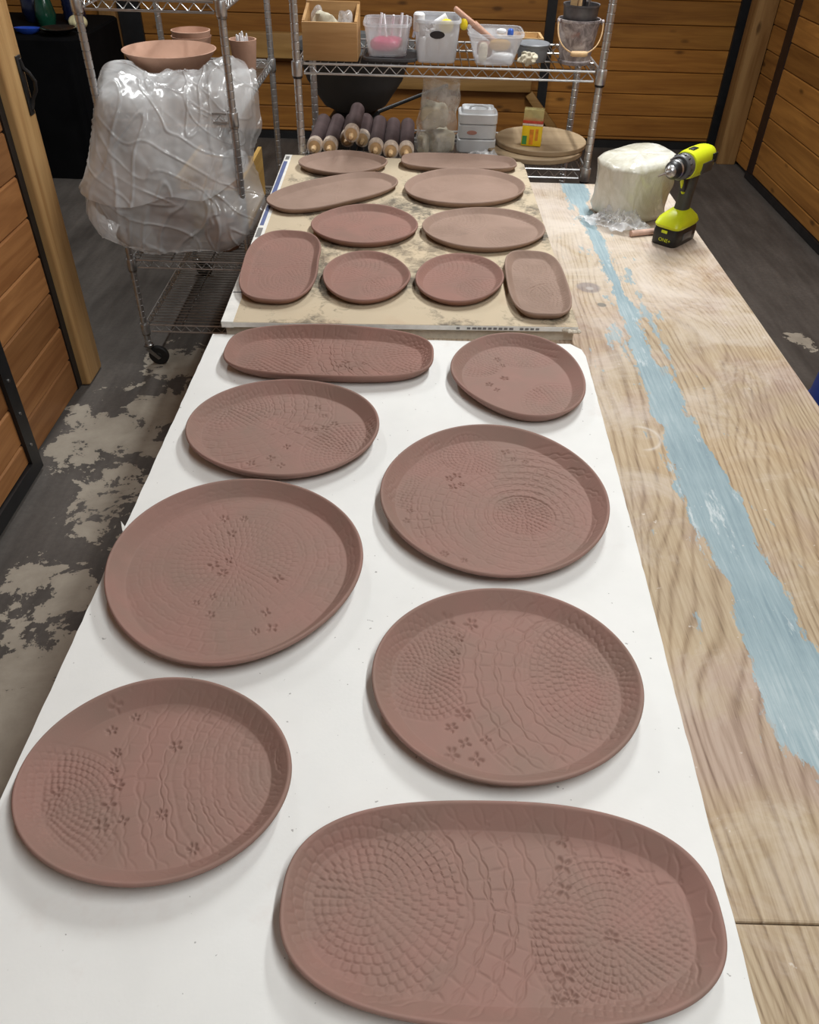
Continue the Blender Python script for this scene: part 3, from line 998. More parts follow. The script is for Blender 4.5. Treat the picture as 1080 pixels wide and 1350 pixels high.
SX0, SX1, SY0, SY1 = -.395, .59, 2.865, 3.30
SZ, SM = .798, 1.1015
sh = rack('wire_shelving', 'chrome wire shelving unit holding bins and buckets behind the table', (SX0, SX1), (SY0, SY1), (.20, SZ, SM, 1.62), 'y', .0, 1.75)
CX0, CX1, CY0, CY1 = -1.06, -.615, 2.84, 3.70
CS1, CS2, CS3 = .437, .95, 1.265
ct = rack('wire_cart', 'chrome wire rack on casters draped with a plastic sheet', (CX0, CX1), (CY0, CY1), (.173, CS1, CS2, CS3), 'x', .088, 1.7, 'chrome_dull')
for x in (CX0, CX1):
    for y in (CY0, CY1):
        ca = thing('caster', None, None)
        COL.objects.unlink(ca)
        bpy.data.objects.remove(ca)
        m = MB()
        m.lathe([(0, .092), (.016, .092), (.020, .088), (.020, .080), (.012, .078), (.012, .074), (0, .074)], 14, (x, y, 0))
        for s in (-1, 1):
            m.loft([[(x + .004, y + s * .014 - .0015, .078), (x + .045, y + s * .014 - .0015, .034), (x + .033, y + s * .014 - .0015, .026), (x - .012, y + s * .014 - .0015, .07)],
                    [(x + .004, y + s * .014 + .0015, .078), (x + .045, y + s * .014 + .0015, .034), (x + .033, y + s * .014 + .0015, .026), (x - .012, y + s * .014 + .0015, .07)]])
        f_ = recalc(m.build('caster_fork', 'chrome_dull', ct))
        MB().lathe([(0, -.012), (.012, -.012), (.014, -.010), (.036, -.010), (.040, -.006), (.040, .006), (.036, .010), (.014, .010), (.012, .012), (0, .012)],
                   28, (x + .034, y, .0402), 'y').build('caster_wheel', 'rubber', f_)

# ------------------------------------------------------------------ small generic builders
M['oak_box'] = wood('oak_box', S(190, 150, 100), S(160, 120, 74), 0, 1.6, .55, .02, False)
M['pale_wood'] = wood('pale_wood', S(214, 182, 134), S(180, 144, 98), 0, 1.2, .55, .05, False)
M['yellow_wood'] = wood('yellow_wood', S(206, 168, 96), S(170, 128, 64), 1, 1.0, .55, .05, False)
M['bat_wood'] = wood('bat_wood', S(172, 150, 120), S(146, 124, 96), 0, 1.2, .6, .05, False)
M['paddle_wood'] = wood('paddle_wood', S(200, 160, 138), S(176, 132, 112), 0, 2.0, .6, .02, False)
M['plaster'] = plain('plaster', S(198, 190, 168), .9, 0, .15, 25, .5, 90)
M['white_plastic'] = plain('white_plastic', S(216, 218, 220), .4, 0, .05)
M['grey_plastic'] = plain('grey_plastic', S(122, 124, 128), .5, 0, .1)
M['lid_grey'] = plain('lid_grey', S(70, 70, 72), .5, 0, .1)
M['basin'] = plain('basin', S(72, 72, 72), .55, 0, .15, 9)
M['pink'] = plain('pink', S(190, 60, 104), .4, 0, .15, 30)
M['white_glossy'] = plain('white_glossy', S(236, 236, 238), .35, 0, .04)
M['yellow'] = plain('yellow', S(240, 214, 40), .4, 0, .06)
M['blue'] = plain('blue', S(60, 100, 190), .4, 0, .1)
M['dark_tool'] = plain('dark_tool', S(38, 34, 36), .5, 0, .2)
M['pin_purple'] = clay_mat('pin_purple', S(92, 76, 76), S(74, 60, 60))
M['pin_band'] = plain('pin_band', S(226, 208, 190), .6, 0, .2, 90)
M['pin_wood'] = plain('pin_wood', S(226, 190, 142), .5, 0, .12, 40)


def bucket_mat():
    n = NT('crusted_bucket')
    v = n.coord()
    a = n.noise(v, 30, 6, .7, .6)
    c = n.ramp(a, [(.34, S(112, 104, 104)), (.48, S(160, 150, 150)), (.6, S(194, 186, 184)), (.75, S(222, 217, 214))])
    c = n.mix(n.ramp(n.noise(v, 22, 4), [(.6, 0.0), (.7, .5)]), c, S(150, 96, 78))
    n.set(Base_Color=c, Roughness=.75)
    n.bump(a, .6, .003)
    return n.mat


M['crusted'] = bucket_mat()
M['inner_bucket'] = plain('inner_bucket', S(96, 94, 96), .45, .3, .4, 25)


def bin_box(name, label, x, y, z, a, b, hgt, taper=.86, mat='bin_plastic', group=None, rotz=0, lid=False, nexp=6, hole=False):
    """open tapered box with rolled rim; a,b half sizes at the rim"""
    t = thing(name, label, 'bin', (x, y, z), rotz, group)
    w = .0022
    lo = [sq_loop(a * taper * .94, b * taper * .94, nexp, 0), sq_loop(a * taper, b * taper, nexp, .006),
          sq_loop(a * .985, b * .985, nexp, hgt - .010), sq_loop(a * .985 - w, b * .985 - w, nexp, hgt - .009),
          sq_loop(a * taper - w, b * taper - w, nexp, .008), sq_loop(a * taper * .9, b * taper * .9, nexp, .004)]
    MB().loft(lo).build('body', mat, t, angle=60)
    rim = [sq_loop(a * .985 - .003, b * .985 - .003, nexp, hgt - .009), sq_loop(a * 1.03, b * 1.03, nexp, hgt - .009), sq_loop(a * 1.035, b * 1.035, nexp, hgt - .003),
           sq_loop(a * 1.02, b * 1.02, nexp, hgt), sq_loop(a * .985 - .002, b * .985 - .002, nexp, hgt - .001), sq_loop(a * .985 - .003, b * .985 - .003, nexp, hgt - .009)]
    MB().loft(rim, False, False).build('rim', mat, t, angle=60)
    return t


def lump(c, s, seed, amp=.25, n=3.0, nu=20, nv=14, rot=0, freq=9):
    """irregular closed lump"""
    loops = []
    for i in range(1, nv):
        f = -PI / 2 + PI * i / nv
        cz, cr = math.sin(f), math.cos(f)
        cz = math.copysign(abs(cz) ** (2 / n), cz)
        cr = abs(cr) ** (2 / n)
        lp = []
        for (x, y, z) in sq_loop(cr, cr, n, cz, k=nu, rot=rot):
            p = Vector((x * s[0], y * s[1], z * s[2]))
            d = 1 + amp * mnoise.noise(Vector((p.x * freq + seed, p.y * freq, p.z * freq)) * 2)
            lp.append((c[0] + p.x * d, c[1] + p.y * d, c[2] + p.z * (1 + (d - 1) * .5)))
        loops.append(lp)
    return MB().loft(loops)


DK = SM + .0055   # on top of the middle deck wires
# wooden box with bagged pieces
wx = thing('wooden_box', 'small open plywood box on the wire shelf filled with bagged pieces', 'box', (-.287, 2.965, DK))
bw, bd, bh = .0875, .085, .108
MB().rbox((0, -bd + .005, bh / 2), (2 * bw, .010, bh), .0015).build('front_panel', 'oak_box', wx)
MB().rbox((0, bd - .005, bh / 2 + .018), (2 * bw, .010, bh + .036), .0015).build('back_panel', 'oak_box', wx)
for s in (-1, 1):
    recalc(MB().loft([[(s * bw - .0045 * (s + 1), -bd + .0105, .0), (s * bw - .0045 * (s + 1), bd - .0105, 0), (s * bw - .0045 * (s + 1), bd - .0105, bh + .03), (s * bw - .0045 * (s + 1), -bd + .0105, bh + .002)],
                      [(s * bw - .0045 * (s + 1) + .009, -bd + .0105, .0), (s * bw - .0045 * (s + 1) + .009, bd - .0105, 0), (s * bw - .0045 * (s + 1) + .009, bd - .0105, bh + .03),
                       (s * bw - .0045 * (s + 1) + .009, -bd + .0105, bh + .002)]]).build('side_panel', 'oak_box', wx, False))
MB().box(-bw + .011, bw - .011, -bd + .0105, bd - .0105, .001, .008).build('bottom_panel', 'oak_box', wx, False)
for k, (dx, dy, s, lab) in enumerate(((-.02, -.02, (.042, .028, .058), 'large crumpled clear bag of scraps in the plywood box, below its rim'),
                                      (-.048, .02, (.020, .020, .064), 'upright folded clear bag against the back corner of the plywood box'),
                                      (.046, .0, (.026, .034, .060), 'narrow twisted clear bag beside the large one in the plywood box'))):
    o = lump((0, 0, 0), s, 3 + k * 7, .35, 2.6, 24, 16, .4 * k, 22).build('bag_of_scraps', M['plaster'] if k == 0 else M['tail_plastic'], None, True, (-.287 + dx, 2.965 + dy, DK + .0105 + s[2]))
    tag(o, lab, 'bag', 'bags in the plywood box')

# bins on the middle shelf
b1 = bin_box('plastic_bin', 'clear bin on a grey tray with a pink bag and white sticks inside', -.105, 2.975, DK + .012, .076, .085, .095, .84, group='clear bins on the wire shelf')
ly = thing('storage_lid', 'flat dark grey plastic lid under the bin with the pink bag', 'lid', (-.095, 2.97, DK))
MB().loft([sq_loop(.085, .080, 6, 0), sq_loop(.09, .085, 6, .003), sq_loop(.09, .085, 6, .010), sq_loop(.086, .081, 6, .011), sq_loop(.083, .078, 6, .007)]).build('lid', 'lid_grey', ly)
tag(lump((0, 0, 0), (.050, .050, .019), 5, .2, 3, 24, 12).build('pink_bag', 'pink', None, True, (-.108, 2.972, DK + .0125 + .0275)), 'flat pink bag lying in the bottom of a clear bin', 'bag')
for k in range(6):
    lx_, lyy = -.135 + .022 * k + random.uniform(-.004, .004), 2.98 + random.uniform(-.03, .03)
    m = MB()
    p0 = Vector((0, 0, 0))
    tilt = Vector((random.uniform(-.4, .4), random.uniform(-.3, .3), 1)).normalized()
    L = .068
    m.tube([p0, p0 + tilt * L], .0042, 8)
    o = m.build('white_stick', 'white_glossy', None, True, (lx_, lyy, DK + .012 + .042))
    tag(o, 'thin white stick standing up out of the bin with the pink bag', 'stick', 'white sticks in the clear bin')
b2 = bin_box('plastic_bin', 'clear basket with an oval hand hole, packed with small bottles', .055, 2.965, DK, .074, .085, .122, .86, 'bin_frost', group='clear bins on the wire shelf')
hh = MB()
hh.loft([[(.024 * math.cos(2 * PI * j / 20), 0, .011 * math.sin(2 * PI * j / 20)) for j in range(20)], [(.020 * math.cos(2 * PI * j / 20), .003, .008 * math.sin(2 * PI * j / 20)) for j in range(20)]])
q = recalc(hh.build('hand_hole', 'dark_tool', b2, True))
q.location = (.0, -.0835, .082)
for k, (dx, dy, tl) in enumerate(((-.048, -.03, 0), (-.015, -.035, .0), (.022, -.03, 0), (.048, -.025, 0), (-.03, .02, 0), (.02, .025, 0))):
    t = thing('small_bottle', 'small white squeeze bottle in the basket with the hand hole', 'bottle', (.055 + dx, 2.965 + dy, DK + .009), 0, 'squeeze bottles in the clear basket')
    hb = .072 + .012 * (k % 2)
    MB().lathe([(0, 0), (.015, 0), (.0165, .003), (.0165, hb * .7), (.012, hb * .82), (.008, hb * .85), (0, hb * .85)], 18).build('body', 'white_plastic', t)
    MB().lathe([(.0095, hb * .83), (.0095, hb * .95), (.005, hb), (0, hb)], 14).build('cap', 'white_glossy' if k % 3 else 'dark_tool', t)
tag(MB().lathe([(0, 0), (.016, .0), (.018, .004), (.018, .045), (.014, .05), (.0, .05)], 20).build('small_jar', 'white_glossy', None, True, (-.004, 2.905, DK + .088)),
    'small white jar perched at the corner of the clear basket', 'jar')
t = thing('paint_tube', 'white tube with black cap leaning out of the clear basket', 'tube', (.045, 2.95, DK + .092))
Rt = Matrix.Rotation(math.radians(58), 3, 'Y')
MB().lathe([(0, 0), (.017, 0), (.017, .05), (0, .05)], 18, R=Rt).build('body', 'white_glossy', t)
MB().lathe([(.010, -.018), (.012, -.016), (.012, -.001), (0, -.001)], 16, R=Rt).build('cap', 'dark_tool', t)
tag(lump((0, 0, 0), (.020, .014, .020), 11, .3, 2.4, 20, 12).build('yellow_sponge', 'yellow', None, True, (.085, 2.915, DK + .102)), 'small torn yellow sponge in the clear basket', 'sponge')
tag(lump((0, 0, 0), (.013, .014, .019), 21, .15, 2.4, 20, 12).build('yellow_sponge', 'yellow', None, True, (.142, 2.955, DK + .105)), 'little rounded yellow sponge clipped between two bins', 'sponge')
b3 = bin_box('plastic_bin', 'clear bin jammed with clay tools and a wooden paddle', .243, 2.945, DK, .088, .090, .092, .72, group='clear bins on the wire shelf')
t = thing('wooden_paddle', 'pinkish wooden paddle leaning out over the tool bin', 'paddle', (.215, 2.965, DK + .075))
Rp = Matrix.Rotation(math.radians(-33), 3, 'Y').inverted()
Rp = Matrix.Rotation(math.radians(33), 3, 'Y')
m = MB()
m.rbox(tuple(Rp @ Vector((-.085, .0, .0))), (.085, .040, .014), .005, 2, Rp)
m.build('blade', 'paddle_wood', t)
MB().tube([Rp @ Vector((-.05, 0, 0)), Rp @ Vector((.0, 0, 0)), Rp @ Vector((.055, 0, 0)), Rp @ Vector((.07, 0, 0))], [.012, .009, .009, .010], 10).build('handle', 'paddle_wood', t)
tl = [('clay_rib', 'tan wooden rib lying in the tool bin', 'yellow_wood', (.262, 2.93, DK + .052), (.036, .012, .016), .5),
      ('plaster_scrap', 'pale curved scrap standing in the tool bin', 'plaster', (.205, 2.90, DK + .034), (.014, .012, .028), .4),
      ('white_disc', 'white flat disc in the bottom of the tool bin', 'white_plastic', (.272, 2.91, DK + .022), (.032, .018, .012), 0),
      ('blue_ball', 'small blue ball sticking up from the tool bin', 'blue', (.292, 2.94, DK + .085), (.009, .009, .012), 0),
      ('dark_sponge', 'dark grey sponge block in the tool bin', 'grey_plastic', (.272, 2.965, DK + .045), (.032, .026, .022), .3),
      ('white_pebble', 'white oval lump on top of the tools in the bin', 'white_glossy', (.262, 2.94, DK + .088), (.016, .010, .008), 0),
      ('clay_lump', 'dusty pink clay lump filling the tool bin', 'clay_damp', (.214, 2.955, DK + .034), (.024, .030, .024), .2)]
for k, (nm, lab, mt, loc, s, am) in enumerate(tl):
    tag(lump((0, 0, 0), s, 40 + k * 3, am * .6, 2.8, 20, 12, .3 * k).build(nm, mt, None, True, loc), lab, nm.split('_')[-1])
# tray, tub and shell between tool bin and bucket
t = thing('wooden_tray', 'shallow pale wooden tray behind the grey tub on the wire shelf', 'tray', (.345, 3.13, DK))
for (x0, x1, y0, y1, z0, z1) in ((-.075, .075, -.06, .06, .022, .028), (-.075, .075, -.06, -.052, .0285, .05), (-.075, .075, .052, .06, .0285, .05), (-.075, -.067, -.0515, .0515, .0285, .05), (.067, .075, -.0515, .0515, .0285, .05),
                                 (-.07, -.055, -.055, .055, 0, .0215), (.055, .07, -.055, .055, 0, .0215)):
    MB().box(x0, x1, y0, y1, z0, z1).build('tray_board', 'pale_wood', t, False)
t = thing('round_tub', 'round grey plastic tub on the wire shelf between tool bin and bucket', 'tub', (.375, 2.985, DK))
MB().lathe([(0, 0), (.044, 0), (.047, .004), (.051, .040), (.053, .041), (.053, .045), (.049, .045), (.046, .006), (0, .004)], 32).build('body', 'grey_plastic', t)
MB().lathe([(0, .0455), (.040, .0455), (.0545, .0455), (.0555, .050), (.052, .053), (.046, .051), (0, .051)], 32).build('lid', 'grey_plastic', t)
tag(lump((0, 0, 0), (.026, .018, .018), 77, .9, 2.2, 28, 18, 0, 40).build('white_shell', 'plaster', None, True, (.353, 2.905, DK + .0205)), 'rough white shell on the wire shelf beside the grey tub', 'shell')

# bucket in bucket with tools
t = thing('crusted_bucket', 'galvanised bucket crusted with dried slip, wire handle with wooden grip', 'bucket', (.513, 2.965, DK))
MB().lathe([(0, 0), (.052, 0), (.054, .003), (.054, .010), (.050, .013), (.066, .118), (.0685, .120), (.0685, .127), (.065, .127), (.0485, .014), (0, .010)], 40).build('body', 'crusted', t)
pts = []
for k in range(25):
    a = PI * k / 24
    pts.append((.0715 * math.cos(a) * (1 + .06 * math.sin(a)), -.030 - .055 * math.sin(a) * .75, .120 - .082 * math.sin(a) ** .8))
h_ = MB().tube(pts, .0022, 6).build('bail_handle', 'pin_wood', t)
MB().tube([(-.026, -.0725, .0405), (-.02, -.0735, .039), (.02, -.0735, .039), (.026, -.0725, .0405)], [.007, .0085, .0085, .007], 10).build('wooden_grip', 'pin_wood', h_)
for s in (-1, 1):
    MB().lathe([(0, -.004), (.007, -.004), (.008, 0), (.007, .004), (0, .004)], 12, (s * .0705, -.024, .121), 'x').build('ear', 'crusted', t)
t = thing('inner_pail', 'dark metal pail nested in the crusted bucket and holding tools', 'bucket', (.513, 2.965, DK + .0625))
MB().lathe([(0, 0), (.046, 0), (.048, .003), (.0565, .098), (.059, .100), (.059, .105), (.055, .104), (.046, .006), (0, .004)], 36).build('body', 'inner_bucket', t)
BZ = DK + .0675
for nm, lab, mt, dx, dy, tx, ty, L, r0, r1 in (('modelling_stick', 'round pale wooden tool handle standing in the dark pail', 'pin_wood', -.008, -.01, .0, .0, .20, .007, .008),
                                               ('needle_tool', 'black tool handle standing in the dark pail', 'dark_tool', .004, .015, .04, .05, .22, .008, .008),
                                               ('steel_spatula', 'grey steel spatula handle standing in the dark pail', 'chrome_dull', .020, -.005, .04, .1, .20, .003, .007)):
    m = MB()
    m.tube([(0, 0, 0), (tx * L * .5, ty * L * .5, L * .5), (tx * L, ty * L, L)], [r0, r0, r1], 10)
    tag(m.build(nm, mt, None, True, (.513 + dx, 2.965 + dy, BZ + .0005)), lab, 'tool')
m = MB()
m.loft([[(-.016, -.002, 0), (.006, -.002, 0), (.010, -.002, .15), (-.012, -.002, .12)], [(-.016, .002, 0), (.006, .002, 0), (.010, .002, .15), (-.012, .002, .12)]])
tag(recalc(m.build('wooden_scraper', 'pale_wood', None, False, (.488, 2.955, BZ + .0005))), 'flat pale wooden scraper with an angled tip in the dark pail', 'tool')

# ------------------------------------------------------------------ lower deck of the shelving
DL = SZ + .0055


def rolling_pin(x, y, z, label, band=True, L=.33):
    t = thing('rolling_pin', label, 'rolling pin', (x, y, z), 0, 'rolling pins on the wire shelf')
    r = .0265
    MB().lathe([(0, .03), (.02, .03), (r, .034), (r, L - .004), (.02, L), (0, L)], 22, (0, 0, 0), 'y').build('barrel', 'pin_purple', t)
    if band:
        MB().lathe([(.021, -.001), (r + .0006, .002), (r + .0008, .036), (r - .002, .0365)], 22, (0, 0, 0), 'y').build('end_band', 'pin_band', t)
    MB().lathe([(0, .0), (.018, .0), (r - .002, .0025), (r - .003, .03), (0, .03)], 22, (0, 0, 0), 'y').build('end_face', 'pin_wood', t)
    MB().lathe([(0, -.045), (.006, -.044), (.0095, -.036), (.010, -.02), (.0075, -.008), (.006, .0), (0, .0)], 14, (0, 0, 0), 'y').build('handle', 'pin_wood', t)
    return t


for k, (x, up, y, lab) in enumerate(((-.362, 0, 2.93, 'purplish rolling pin beside the shelving post'), (-.306, 0, 2.935, 'purplish rolling pin second from the shelving post'),
                                     (-.250, 0, 2.98, 'purplish rolling pin under the raised rolling pin'), (-.194, 0, 2.985, 'dark rolling pin set back next to the raised rolling pin'),
                                     (-.138, 0, 2.93, 'purplish rolling pin in the middle of the row with its end wrapped'), (-.082, 0, 2.905, 'rolling pin with pale band and pointed handle, one place from the row end'),
                                     (-.026, 0, 2.905, 'rolling pin with pale patterned band at the end of the row by the plaster bag'))):
    rolling_pin(x * .96 - .012, y + (.05 if k in (2, 3) else 0), DL + .0275, lab, True, .26 if k in (2, 3) else .34)
rolling_pin(-.228, 2.92, DL + .0275 + .0468, 'raised rolling pin lying on top of the others', True)

# clear bag of plaster chunks
for k, (dx, dy, dz, s, lab) in enumerate(((-.002, -.005, .128, (.040, .034, .040), 'square plaster chunk at the top of the clear bag'), (.020, .012, .042, (.038, .036, .034), 'wide plaster chunk at the bottom of the clear bag'),
                                          (-.040, -.016, .038, (.017, .024, .030), 'small plaster chunk at the front of the clear bag'))):
    tag(lump((0, 0, 0), s, 60 + k * 5, .5, 6, 28, 20, .5 * k, 16).build('plaster_chunk', 'plaster', None, True, (.060 + dx, 2.99 + dy, DL + dz)), lab, 'plaster', 'plaster chunks in the clear bag')
loops = []
for i in range(26):
    t_ = i / 25
    z = .003 + .235 * t_
    ra = .072 * (1 - .15 * t_) * (.8 + .2 * min(1, t_ * 8))
    rb = .062 * (1 - .55 * t_) * (.8 + .2 * min(1, t_ * 8))
    lp = []
    for j in range(48):
        a = 2 * PI * j / 48
        d = 1 + .12 * mnoise.noise(Vector((math.cos(a) * 3, math.sin(a) * 3, z * 25))) + .05 * math.sin(a * 9 + z * 40)
        lp.append((ra * math.cos(a) * d + .02 * t_, rb * math.sin(a) * d, z + .010 * math.sin(a * 2) * t_))
    loops.append(lp)
tag(MB().loft(loops, True, False).build('clear_bag', 'bag_plastic', None, True, (.060, 2.99, DL)), 'clear plastic bag standing open around plaster chunks on the shelf', 'bag')
# white lidded case
t = thing('white_case', 'white plastic case with moulded handle lid and small red label', 'case', (.214, 3.06, DL))
for z0, z1, g in ((0, .044, 0), (.046, .092, .002), (.094, .128, .0)):
    MB().loft([sq_loop(.066 - g, .052 - g, 7, z0), sq_loop(.069 - g, .055 - g, 7, z0 + .003), sq_loop(.069 - g, .055 - g, 7, z1 - .003), sq_loop(.066 - g, .052 - g, 7, z1)]).build('case_section', 'white_plastic', t)
MB().loft([sq_loop(.060, .046, 6, .1285), sq_loop(.056, .042, 6, .140), sq_loop(.050, .036, 6, .1405), sq_loop(.047, .033, 6, .133)]).build('lid', 'white_plastic', t)
MB().tube([(-.03, -.01, .132), (-.026, -.012, .144), (-.01, -.014, .148), (.014, -.014, .148), (.03, -.012, .144), (.034, -.01, .132)], .0045, 8).build('handle', 'white_plastic', t)
lb = MB()
lb.loft([[(.018 * math.cos(2 * PI * j / 20) - .02, -.0535, .068 + .007 * math.sin(2 * PI * j / 20)) for j in range(20)], [(.018 * math.cos(2 * PI * j / 20) - .02, -.0546, .068 + .007 * math.sin(2 * PI * j / 20)) for j in range(20)]])
M['faded_red'] = plain('faded_red', S(196, 142, 128), .6)
recalc(lb.build('label_oval', 'faded_red', t, False))
# crumpled clear bag in front of the case
m = MB()
G = 18
vs = []
for i in range(G + 1):
    for j in range(G + 1):
        u, v = i / G - .5, j / G - .5
        p = Vector((u * 9, v * 9, 3.3))
        env = max(0, 1 - (2.2 * abs(u)) ** 3) * max(0, 1 - (2.1 * abs(v)) ** 3)
        z = .003 + env * (.018 + .022 * abs(mnoise.noise(p * .8)) + .01 * abs(mnoise.noise(p * 2))) + .03 * max(0, u - .15) * (1 - abs(v) * 1.4)
        vs.append((u * .15 + .008 * mnoise.noise(p * .5), v * .075 + .006 * mnoise.noise(p * .7 + Vector((5, 0, 0))), z))
fs = [(i * (G + 1) + j, (i + 1) * (G + 1) + j, (i + 1) * (G + 1) + j + 1, i * (G + 1) + j + 1) for i in range(G) for j in range(G)]
m.add(vs, fs)
tag(m.build('crumpled_bag', 'tail_plastic', None, True, (.225, 2.915, DL + .001)), 'crumpled empty clear bag lying in front of the white case', 'bag')
# two round bats
for k, (x, y, z, r, lab) in enumerate(((.425, 3.06, DL, .178, 'lower of two round wooden boards stacked on the wire shelf'), (.45, 3.075, DL + .0195, .165, 'upper round wooden board under the yellow box'))):
    tag(MB().lathe([(0, 0), (r - .003, 0), (r, .003), (r, .016), (r - .003, .019), (0, .019)], 56).build('round_board', 'bat_wood', None, True, (x, y, z)), lab, 'board', 'round wooden boards on the shelf')
# yellow pack
M['pack_yellow'] = plain('pack_yellow', S(244, 206, 28), .35, 0, .05)
M['pack_red'] = plain('pack_red', S(196, 70, 44), .4, 0, .2, 120)
M['pack_white'] = plain('pack_white', S(232, 218, 196), .4, 0, .2, 160)
M['pack_green'] = plain('pack_green', S(60, 140, 70), .4, 0, .2, 60)
M['pack_orange'] = plain('pack_orange', S(226, 140, 30), .4, 0, .2, 60)
M['pack_clear'] = clear_plastic('pack_clear', (.75, .68, .30), .45, .2, .1)
t = thing('yellow_pack', 'tall bright yellow product box standing on the round wooden boards', 'box', (.405, 2.985, DL + .039), math.radians(-10))
MB().rbox((0, 0, .034), (.070, .040, .066), .002).build('carton', 'pack_yellow', t)
MB().rbox((0, 0, .0705), (.0702, .0402, .007), .001).build('white_band', 'pack_white', t)
MB().rbox((0, 0, .0785), (.0702, .0402, .009), .001).build('red_band', 'pack_red', t)
MB().rbox((0, 0, .1005), (.0685, .0385, .035), .002).build('clear_top', 'pack_clear', t)
MB().box(-.032, -.016, -.0207, -.0203, .006, .034).build('green_panel', 'pack_green', t, False)
MB().box(-.008, .006, -.0207, -.0203, .006, .056).build('orange_panel', 'pack_orange', t, False)
MB().box(.012, .022, -.0207, -.0203, .02, .058).build('orange_panel', 'pack_orange', t, False)

# pottery wheel behind the shelving
t = thing('pottery_wheel', 'dark grey pottery wheel with a deep splash basin behind the shelving', 'pottery wheel', (-.28, 3.86, 0))
MB().lathe([(0, .74), (.10, .74), (.14, .76), (.21, .86), (.25, .98), (.262, .99), (.258, 1.0), (.24, .99), (.20, .88), (.13, .785), (0, .77)], 48).build('splash_basin', 'basin', t)
MB().lathe([(0, .30), (.16, .30), (.17, .32), (.17, .66), (.12, .70), (.09, .74), (0, .74)], 32).build('motor_housing', 'black_plastic', t)
MB().lathe([(0, .786), (.15, .786), (.152, .79), (.152, .80), (0, .802)], 40).build('wheel_head', 'chrome_dull', t)
for k in range(3):
    a = 2 * PI * k / 3 + .5
    MB().tube([(.13 * math.cos(a), .13 * math.sin(a), .36), (.24 * math.cos(a), .24 * math.sin(a), .0)], [.02, .016], 10).build('leg', 'black_metal', t)
MB().tube([(.06, -.10, .70), (.12, -.30, .80), (.28, -.29, .86), (.40, -.28, .90)], [.010, .008, .007, .007], 8).build('lever_arm', 'black_metal', t)

# ------------------------------------------------------------------ pots on the cart
DC = CS2 + .0055
t = thing('wide_bowl', 'wide pink bisque bowl on the wire rack above the plastic sheet', 'bowl', (-.90, 3.22, DC))
MB().lathe([(0, .004), (.055, .004), (.058, 0), (.065, 0), (.066, .006), (.10, .038), (.14, .080), (.163, .108), (.166, .112), (.162, .113), (.135, .084), (.095, .046), (.05, .018), (0, .014)], 56).build('body', 'bisque', t)
for k, (z, r, lab) in enumerate(((0, .078, 'lower of two small nested bisque bowls behind the wide bowl'), (.020, .076, 'upper of two small nested bisque bowls behind the wide bowl'))):
    t = thing('small_bowl', lab, 'bowl', (-.90, 3.56, DC + z), 0, 'small nested bisque bowls')
    MB().lathe([(0, 0), (.034, 0), (.036, .004), (.055, .03), (.070, .07), (r, .098), (r - .004, .099), (.064, .072), (.048, .034), (.03, .016), (0, .014)], 40).build('body', 'bisque', t)
t = thing('cone_pot', 'straight sided bisque pot holding white cones on the wire rack', 'pot', (-.685, 3.49, DC))
MB().lathe([(0, 0), (.040, 0), (.042, .003), (.052, .100), (.053, .104), (.048, .104), (.038, .006), (0, .005)], 36).build('body', 'bisque', t)
for k in range(7):
    a = 2 * PI * k / 7
    r = .022 if k else 0
    o = MB().lathe([(0, 0), (.011, .0), (.010, .05), (.004, .10 + .006 * (k % 3)), (0, .104 + .006 * (k % 3))], 4).build('white_cone', 'white_glossy', None, False, (-.685 + r * math.cos(a), 3.49 + r * math.sin(a), DC + .012))
    o.rotation_euler.z = k
    tag(o, 'small white firing cone poking out of the straight sided pot', 'cone', 'white cones in the bisque pot')

# crate and wrapped ware under the sheet
DM = CS1 + .0055
t = thing('wooden_crate', 'yellow wooden crate with a paper scrap on the middle rack shelf', 'crate', (-.80, 3.36, DM))
for s in (-1, 1):
    MB().box(s * .125 - .008, s * .125 + .008, -.22, .22, .005, .20).build('side_board', 'yellow_wood', t, False)
for s in (-1, 1):
    MB().box(-.1165, .1165, s * .212 - .007, s * .212 + .007, .005, .16).build('end_board', 'yellow_wood', t, False)
MB().box(-.1165, .1165, -.2045, .2045, .0, .008).build('bottom_board', 'yellow_wood', t, False)
tag(lump((0, 0, 0), (.05, .06, .05), 91, .3, 2.5, 22, 14).build('paper_scrap', 'white_plastic', None, True, (-.73, 3.32, DM + .21)), 'crumpled white paper sticking up out of the yellow crate', 'paper')
M['stoneware'] = clay_mat('stoneware', S(140, 100, 76), S(118, 84, 62))
for k, (x, y, r, hgt, lab) in enumerate(((-.93, 3.0, .085, .17, 'brown covered pot seen through the plastic sheet'), (-.73, 2.98, .075, .11, 'squat brown pot under the plastic sheet beside the crate'))):
    tag(MB().lathe([(0, 0), (r * .7, 0), (r * .75, .005), (r, hgt * .45), (r * .8, hgt * .9), (r * .84, hgt), (r * .78, hgt), (r * .72, hgt * .85), (0, hgt * .8)], 36).build('wrapped_pot', 'stoneware', None, True, (x, y, DM)), lab, 'pot')

